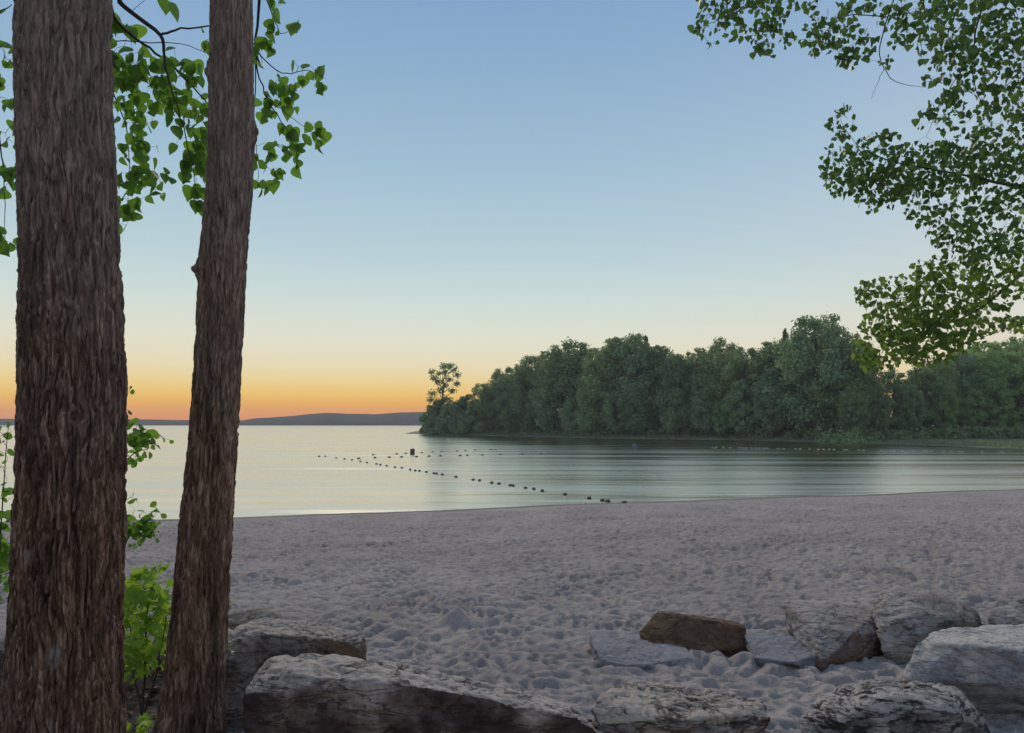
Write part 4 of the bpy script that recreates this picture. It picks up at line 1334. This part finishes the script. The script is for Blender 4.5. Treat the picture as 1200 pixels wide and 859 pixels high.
# lower, lighter trees standing in front at the water
LOW = [(598, 470, 2.0, 'broad', 0, 0.9), (640, 455, 2.0, 'broad', 1, 0.85), (668, 462, 2.0, 'broad', 1, 0.9), (690, 448, 2.2, 'tall', 1, 1.0), (722, 455, 2.0, 'broad', 1, 0.9), (748, 440, 2.5, 'tall', 1, 1.1), (790, 450, 2.0, 'broad', 1, 0.9), (822, 440, 2.4, 'broad', 1, 0.85),
       (845, 468, 2.0, 'tall', 2, 1.0), (872, 442, 2.2, 'broad', 1, 0.9), (905, 436, 2.2, 'broad', 1, 0.9), (1000, 450, 2.2, 'broad', 0, 0.9), (1030, 455, 2.0, 'broad', 0, 0.9), (1066, 450, 2.6, 'broad', 1, 0.95), (1105, 440, 2.5, 'broad', 2, 0.8),
       (1140, 455, 2.2, 'broad', 2, 0.85), (1166, 430, 3.0, 'broad', 2, 0.9), (1192, 408, 3.0, 'broad', 2, 0.85), (1222, 415, 3.0, 'broad', 2, 0.9), (1255, 400, 4.0, 'broad', 1, 0.9)]
for k, (px, top, off, kind, shade, ws) in enumerate(LOW):
    plant(px, top, off, kind, shade, 'low %s tree at the front of the far wood, %s from the tip' % (SHD[shade], ORD[k]), 'low trees at the front of the far wood', ws, rs=rt)
# the wood behind: crowns that close the gaps, nothing tells them apart
BK = [(575, 450), (595, 437), (612, 428), (636, 416), (662, 408), (690, 404), (712, 400), (735, 399), (760, 404), (785, 412), (806, 414), (830, 407), (858, 406), (884, 405), (912, 400), (930, 392), (970, 388), (1000, 396), (1062, 440), (1090, 425), (1115, 414), (1142, 404), (1175, 398), (1210, 392), (1240, 388)]
for k, (px, top) in enumerate(BK):
    plant(px, top + 2, 13 + 4 * (k % 3), 'wide' if k % 3 else 'broad', 0, 'dark tree of the wood behind the front row on the point', 'trees of the wood behind the front row', 0.85, rs=rt)
plant(757, 394, 9, 'spruce', 0, 'narrow pointed conifer poking up from the middle of the treeline', None, 1.1, 'conifer_tree', 'conifer', rs=rt)
plant(920, 386, 8, 'spruce', 0, 'narrow pointed conifer left of the highest round tree', None, 1.1, 'conifer_tree', 'conifer', rs=rt)
# bushes at the tip and undergrowth
for px, top, off, lab in ((507, 475, 2, 'leftmost round bush at the very tip of the point'), (516, 468, 3, 'round bush under the lone tree at the tip'), (530, 472, 2, 'bush just right of the lone tree at the tip'), (546, 463, 4, 'taller bush halfway from the lone tree to the wood'), (558, 470, 2.5, 'bush at the left foot of the wood')):
    plant(px, top, off, 'bush', 0, lab, 'bushes at the tip of the point', 0.75, 'bush', 'bush', rs=rt)
vs, fs, n0 = [], [], 0
rs_ = np.random.default_rng(99)
for k in range(330):
    q = (k % 170) / 169 * 9.6 + 2.2
    a, b_ = float(np.interp(q, np.arange(len(SP)), spx)), float(np.interp(q, np.arange(len(SP)), spy))
    ia, ib = float(np.interp(q, np.arange(len(SP)), [i_[0] for i_ in INL])), float(np.interp(q, np.arange(len(SP)), [i_[1] for i_ in INL]))
    off = rs_.uniform(2.5, 7) + (3.0 if q > 7 else 0)
    if k >= 170:
        off += 6
    x, y = a + ia * off, b_ + ib * off
    ppx = 600 + F * x / y
    if ppx > 960:
        y = tree_d(ppx) + rs_.uniform(-1.5, 3) + (7 if k >= 170 else 0)
        x = (ppx - 600) / F * y
    r = rs_.uniform(0.7, 1.7) * (1.5 if k >= 170 else 1.0)
    n = int(130 * r)
    u_ = rs_.normal(size=(n, 3))
    u_ /= np.linalg.norm(u_, axis=1)[:, None]
    u_[:, 2] = np.abs(u_[:, 2])
    c = np.array((x, y, point_ground(x, y))) + u_ * rs_.uniform(0.5, 1.1, size=(n, 1)) * np.array((r * 1.2, r, r * 1.1))
    v, f = leaf_cloud(c, u_ + 0.6 * rs_.normal(size=(n, 3)), 0.19, rs_)
    vs.append(v)
    fs.append(f + n0)
    n0 += len(v)
o = obj('undergrowth', mesh_np('undergrowth', np.concatenate(vs), np.concatenate(fs), False), M_far[0])
o['kind'] = 'stuff'
tag(o, 'dense green undergrowth at the feet of the trees along the far shore', 'undergrowth')
# bank grass
n = 22000
q = rs_.uniform(2.0, 11.5, n)
off = rs_.uniform(0.6, 6.0, n) * np.where(q > 6.5, rs_.uniform(0.2, 5.0, n), 0.8)
gx = np.interp(q, np.arange(len(SP)), spx) + off * np.interp(q, np.arange(len(SP)), [i_[0] for i_ in INL])
gy = np.interp(q, np.arange(len(SP)), spy) + off * np.interp(q, np.arange(len(SP)), [i_[1] for i_ in INL])
gz = np.interp(off, [p[0] for p in prof], [p[1] for p in prof]) * np.interp(q, [0, 1, 2, 3, 6, 7, 8, 15], [0.35, 0.45, 0.9, 1, 1, 0.45, 0.22, 0.3]) - 0.05
hh = rs_.uniform(0.15, 0.45, n)
ww = rs_.uniform(0.03, 0.07, n)
aa = rs_.uniform(0, 6.28, n)
v = np.stack([np.stack([gx - ww * np.cos(aa), gy - ww * np.sin(aa), gz], 1), np.stack([gx + ww * np.cos(aa), gy + ww * np.sin(aa), gz], 1),
              np.stack([gx + rs_.normal(0, .1, n), gy + rs_.normal(0, .1, n), gz + hh], 1)], 1).reshape(-1, 3)
M_grass = leaf_mat('bank_grass', (0.12, 0.17, 0.075), (0.18, 0.235, 0.11), 0.3, None, 0.8, 0.3)
o = obj('bank_grass', mesh_np('bank_grass', v, np.arange(3 * n).reshape(n, 3), False), M_grass)
o['kind'] = 'stuff'
tag(o, 'pale grass growing along the low bank of the far shore', 'grass')

# the lone tree at the tip: open crown of separate clumps on bare limbs
dl = float(np.interp(515, shore_px, shore_d)) + 3.5
xl = (517 - 600) / F * dl
zl = point_ground(xl, dl)
lone = thing('tree', 'lone open crowned tree at the tip of the point, silhouetted against the orange sky', 'tree', (xl, dl, zl))
OL = Vector((xl, dl, zl))
tb = Tubes()
tb.add([Vector((xl, dl, zl - 0.3)) - OL, P(518, 480, dl) - OL, P(518.5, 460, dl) - OL, P(520.5, 440, dl) - OL], [0.22, 0.17, 0.12, 0.05], 7)
clumps = [(507, 436, 4), (512, 447, 5), (520, 430, 5), (528, 429, 5), (536, 440, 4), (527, 445, 4), (535, 449, 4), (518, 457, 4), (530, 458, 4), (507, 461, 5), (504, 469, 4), (513, 471, 5), (522, 467, 5), (508, 442, 4), (523, 437, 4), (515, 438, 3), (533, 434, 4), (522, 452, 3), (527, 470, 5)]
cs, ns = [], []
rr = random.Random(8)
for (px, py, r) in clumps:
    dy = rr.uniform(-2.0, 2.0)
    c = P(px, py, dl) + Vector((0, dy, 0)) - OL
    fork = P(518.5, min(480, max(446, py + 12)), dl) - OL
    tb.add([fork, fork.lerp(c, 0.5) + Vector((0, 0, 0.15)), c], [0.09, 0.06, 0.025], 5)
    n = 24 * r
    u_ = rs_.normal(size=(n, 3))
    u_ /= np.linalg.norm(u_, axis=1)[:, None]
    R_ = r / F * dl
    cs.append(np.array(c[:]) + u_ * rs_.uniform(0.2, 1.1, size=(n, 1)) * np.array((R_ * 1.35, R_ * 1.35, R_ * 1.0)))
    ns.append(u_ + 0.8 * rs_.normal(size=(n, 3)))
tb.add([P(518, 478, dl) - OL, P(520, 455, dl) - OL, P(524, 432, dl) - OL], [0.12, 0.08, 0.03], 5)
tb.add([P(518, 470, dl) - OL, P(514, 455, dl) - OL, P(508, 440, dl) - OL], [0.09, 0.06, 0.02], 5)
obj('trunk', tb.mesh('trunk'), M_ftrunk, lone)
v, f = leaf_cloud(np.concatenate(cs), np.concatenate(ns), 0.22, rs_)
obj('crown', mesh_np('crown', v, f, False), M_far[0], lone)

# ---------------------------------------------------------------- swim ropes and buoys
def lathe(prof_, n=12):
    v = np.array([(r * math.cos(2 * math.pi * k / n), r * math.sin(2 * math.pi * k / n), z) for r, z in prof_ for k in range(n)])
    return v, grid_faces(len(prof_), n, True)


M_float = plain('float_dark', (0.05, 0.045, 0.04), 0.5, 0.2, 6, 0.4)
M_floatw = plain('float_white', (0.25, 0.26, 0.27), 0.5, 0.1, 6, 0.4)
M_rope = plain('rope', (0.16, 0.14, 0.11), 0.9, 0.2, 20)
fp = [(0.001, -0.16), (0.03, -0.16), (0.055, -0.145), (0.095, -0.07), (0.105, 0.0), (0.095, 0.07), (0.055, 0.145), (0.03, 0.16), (0.001, 0.16)]
v, f = lathe(fp, 12)
v = v[:, [2, 1, 0]]
fm = mesh_np('float', v, f[:, ::-1])
fm.materials.append(M_float)
fw = mesh_np('float', v * np.array((1.0, 1.0, 1.0)), f[:, ::-1])
fw.materials.append(M_floatw)


def on_water(px, py):
    d = d_at(py)
    return Vector(((px - 600) / F * d, d, 0.0))


def float_line(label, pts, mesh, scale=1.0, end=None):
    w = [on_water(a, b_) for a, b_ in pts]
    root = thing('float_line', label, 'float line', w[0])
    tb = Tubes()
    path = []
    for k, p in enumerate(w):
        path.append(p + Vector((0, 0, 0.01)) - w[0])
        if k + 1 < len(w):
            path.append(p.lerp(w[k + 1], 0.5) + Vector((0, 0, -0.03)) - w[0])
    tb.add(path, [0.012] * len(path), 5)
    obj('rope', tb.mesh('rope'), M_rope, root)
    for k, p in enumerate(w):
        a, b_ = w[max(0, k - 1)], w[min(len(w) - 1, k + 1)]
        o = bpy.data.objects.new('float', mesh)
        C.objects.link(o)
        o.parent = root
        o.location = p + Vector((0, 0, 0.035 * scale)) - w[0]
        o.rotation_euler.z = math.atan2(b_.y - a.y, b_.x - a.x)
        o.scale = (scale,) * 3


Z1 = [(40, 100), (60, 100), (97, 106), (125, 109), (150, 112), (178, 117), (200, 121), (232, 126), (245, 128), (266, 132), (294, 137), (317, 139), (345, 145), (362, 148), (376, 149), (399, 153), (424, 157), (433, 158), (452, 161), (498, 169), (556, 179), (577, 181), (618, 189), (642, 192), (680, 198), (689, 199), (731, 207), (759, 210), (787, 216), (863, 228), (944, 241), (988, 248), (1006, 251), (1062, 256)]
float_line('dark float rope running diagonally from the sand out to the left', [(360 + a / 2.857, 500 + b_ / 2.857) for a, b_ in Z1], fm, 0.62)
Z2 = [(172, 107), (227, 105), (275, 103), (316, 102), (366, 101), (408, 100), (446, 99), (512, 98), (536, 97), (586, 96), (646, 94), (720, 93), (783, 92)]
float_line('sparse dark float rope crossing the bay just below the dark drum buoy', [(360 + a / 2.857, 500 + b_ / 2.857) for a, b_ in Z2], fm, 0.7)
Z3 = [(220, 95), (300, 92), (330, 90), (384, 88), (420, 86), (450, 85), (502, 82), (530, 81), (563, 79), (615, 78), (630, 77.5)]
float_line('thin outermost float rope running from the dark drum buoy towards the point', [(360 + a / 2.857, 500 + b_ / 2.857) for a, b_ in Z3], fm, 0.7)
Z4 = [205, 215, 240, 262, 290, 301, 312, 330, 345, 356, 368, 379, 415, 433, 470, 485, 515, 543, 560, 578, 593, 625, 634, 672, 688, 745, 775, 785, 810, 846, 880, 892, 905, 945, 967, 995, 1006, 1068, 1120, 1132]
float_line('whitish float rope on dark water along the right hand shore', [(760 + a / 2.727, 500 + (67.5 + (a - 205) * 0.0178) / 2.727) for a in Z4], fw, 0.72)

M_drum = plain('buoy_dark', (0.06, 0.045, 0.035), 0.6, 0.25, 5, 0.4)
M_blueb = plain('buoy_blue', (0.06, 0.11, 0.16), 0.5, 0.2, 5, 0.4)


def buoy(label, px, py, r, hgt, mat):
    p = on_water(px, py)
    root = thing('marker_buoy', label, 'buoy', p)
    v, f = lathe([(0.001, -0.2), (r * 0.9, -0.2), (r, -0.14), (r, hgt * 0.30), (r * 1.06, hgt * 0.32), (r * 1.06, hgt * 0.38), (r, hgt * 0.40), (r, hgt * 0.70), (r * 1.06, hgt * 0.72), (r * 1.06, hgt * 0.78), (r, hgt * 0.80), (r * 0.97, hgt), (r * 0.88, hgt * 1.03), (0.001, hgt * 1.03)], 20)
    obj('drum', mesh_np('drum', v, f), mat, root)
    tb = Tubes()
    tb.add([(-r * 0.4, 0, hgt * 1.02), (-r * 0.35, 0, hgt * 1.15), (r * 0.35, 0, hgt * 1.15), (r * 0.4, 0, hgt * 1.02)], [0.02] * 4, 6)
    obj('handle', tb.mesh('handle'), mat, root)


buoy('dark drum shaped marker buoy floating at the outer float rope', 483.3, 532.0, 0.19, 0.40, M_drum)
buoy('blue drum shaped marker buoy off the wooded shore', 744, 525.2, 0.22, 0.34, M_blueb)

# ---------------------------------------------------------------- haze over the lake
x0, x1, y0, y1, zlo, zhi = -2400, 2400, -400, 1400, -4.5, 26
v = np.array([(x, y, z) for z in (zlo, zhi) for y in (y0, y1) for x in (x0, x1)])
f = np.array([(0, 2, 3, 1), (4, 5, 7, 6), (0, 1, 5, 4), (2, 6, 7, 3), (0, 4, 6, 2), (1, 3, 7, 5)])
m = bpy.data.materials.new('haze')
m.use_nodes = True
t = m.node_tree
t.nodes.remove(t.nodes['Principled BSDF'])
pv = N(t, 'ShaderNodeVolumePrincipled')
pv.inputs['Color'].default_value = (0.86, 0.88, 0.95, 1)
pv.inputs['Density'].default_value = 0.00040
pv.inputs['Anisotropy'].default_value = 0.0
t.links.new(pv.outputs[0], t.nodes['Material Output'].inputs['Volume'])
o = obj('haze', mesh_np('haze', v, f, False), m)
o['kind'] = 'stuff'
tag(o, 'thin evening haze over the lake', 'haze')
